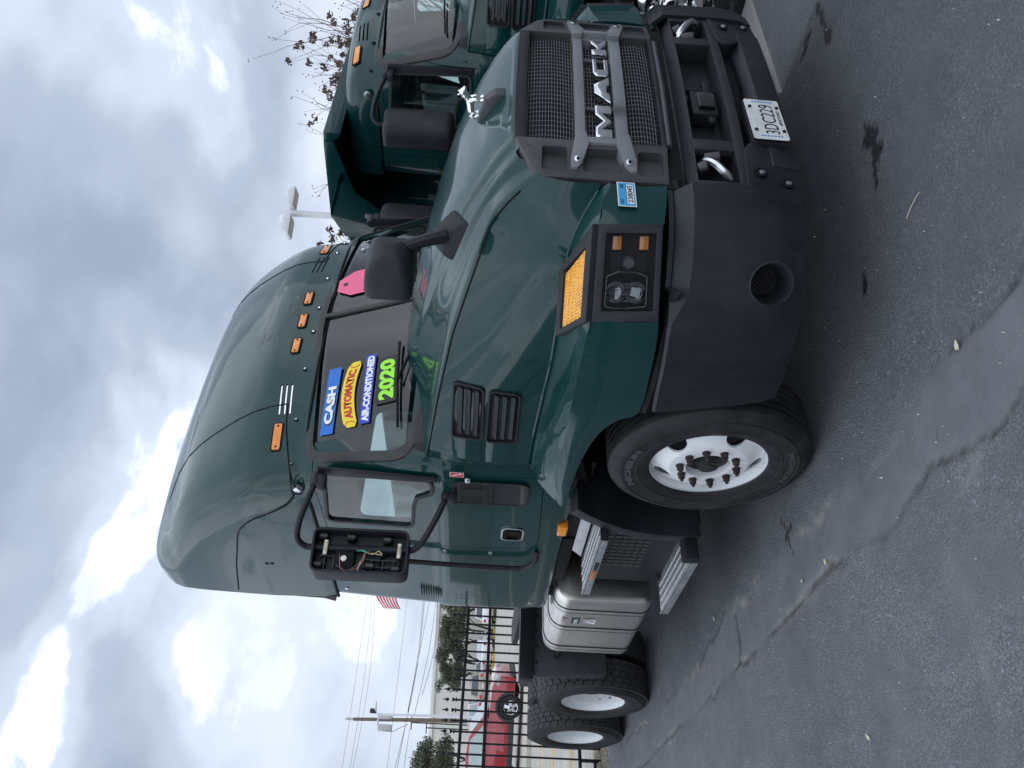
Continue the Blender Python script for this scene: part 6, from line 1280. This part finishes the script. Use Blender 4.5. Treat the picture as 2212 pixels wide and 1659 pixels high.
# ================================================================ what the paint reflects, behind the viewer
mat('office_wall', (.30, .28, .25), .8, 0, .15, .6); mat('office_trim', (.48, .46, .43), .7, 0, .1, 2)
OF = setp(empty('office_building', (-14, -27, 0), R(8)), 'two-storey tan office with tall windows opposite the tractor', 'building')
MB().box((-75, -14, 0), (13, 0, 6.8)).obj('wall', 'office_wall', OF, .05); MB().box((-75.3, -14.3, 6.8), (13.3, .3, 7.3)).obj('parapet', 'office_trim', OF, .05)
for k in range(28):
    for z in (.9, 4.1):
        x = -74+k*3.1; wn = MB().box((x-.1, .0, z-.1), (x+1.7, .08, z+2.2)).obj('window', 'office_trim', OF); MB().box((x, .085, z), (x+1.6, .10, z+2.1)).obj('pane', 'dark_window', wn)
oak((6.5, -20, 0), 'leafy oak beside the tan office', clumps(14, 2.2, 2.2, 3.2, 6., 1.2, 41), [(0, 0, .2, .2, 3.5, .22)], .22, 300, 41, None)
oak((-33, -24, 0), 'broad oak past the far end of the tan office', clumps(14, 2.6, 2.6, 3.2, 6.6, 1.3, 43), [(0, 0, .2, .2, 3.5, .22)], .22, 300, 43, None)
# ================================================================ litter on the asphalt
mat('straw', (.45, .40, .30), .8); mat('pebble', (.55, .52, .47), .8, 0, .2, 30); mat('leaf_pale', (.55, .52, .36), .8)
setp(MB().tube([(x, y, .008) for x, y in cr([(1.32, -.77), (1.37, -.755), (1.42, -.75), (1.435, -.752)], 4)], .0022, 5).obj('twig', 'straw', None), 'pale bent straw twig lying on the asphalt near the bumper', 'twig')
def scrap(name, label, x, y, sx, sy, m, cat, grp=None, rz=0.):
    mb = MB(); pts = [(math.cos(q)*sx*(.7+.3*math.cos(3*q)), math.sin(q)*sy) for q in np.linspace(0, 2*math.pi, 9)[:-1]]
    mb.add([(a, b_, z+.004*math.sin(a*60)) for z in (0, .004) for a, b_ in pts], [tuple(range(7, -1, -1)), tuple(range(8, 16))]+[(i, (i+1) % 8, (i+1) % 8+8, i+8) for i in range(8)]); o = mb.obj(name, m, None); o.location = (x, y, .006); o.rotation_euler = (0, 0, rz); return setp(o, label, cat, grp)
scrap('dry_leaf', 'pale dry leaf on the crack ahead of the front wheel', 1.30, -1.42, .022, .010, 'leaf_pale', 'leaf', None, 1.)
scrap('stone_chip', 'pale stone chip on the asphalt beside the fuel tank', -1.78, -1.24, .02, .016, 'pebble', 'stone')
for i, (x, y) in enumerate(((-.31, -1.60), (-.02, -1.63), (.0, -2.4))): scrap('dry_leaf', ['small pale leaf scrap on the patched strip beside the front wheel', 'small pale leaf scrap where the patched strip passes the front axle', 'small pale leaf scrap on open asphalt below the patched strip'][i], x, y, .018, .007, 'leaf_pale', 'leaf', 'leaf scraps on the patched strip', i)
gm = MB(); rg = random.Random(5)
for _ in range(420):
    x, y = rg.uniform(-3, 2.6), rg.uniform(-3.4, .9); s = rg.uniform(.001, .0024)*(1.7 if rg.random() < .06 else 1); gm.add([(x-s, y-s*.7, 0), (x+s, y-s, 0), (x+s*.8, y+s, 0), (x-s, y+s*.8, 0), (x, y, s*1.6+.006)], [(0, 1, 4), (1, 2, 4), (2, 3, 4), (3, 0, 4)])
setp(rawobj(gm, 'loose_grit', 'pebble', None), 'scattered pale grit on the asphalt', 'grit', None, 'stuff')
gm = MB()
for _ in range(2500):
    x, y = rg.uniform(-7.3, -6.35), rg.uniform(-2.6, .8); s = rg.uniform(.006, .02); gm.add([(x-s, y-s*.7, 0), (x+s, y-s, 0), (x+s*.8, y+s, 0), (x-s, y+s*.8, 0), (x, y, s*1.2)], [(0, 1, 4), (1, 2, 4), (2, 3, 4), (3, 0, 4)])
setp(rawobj(gm, 'gravel_stones', 'gravel', None), 'loose gravel stones along the fence base', 'gravel', None, 'stuff')
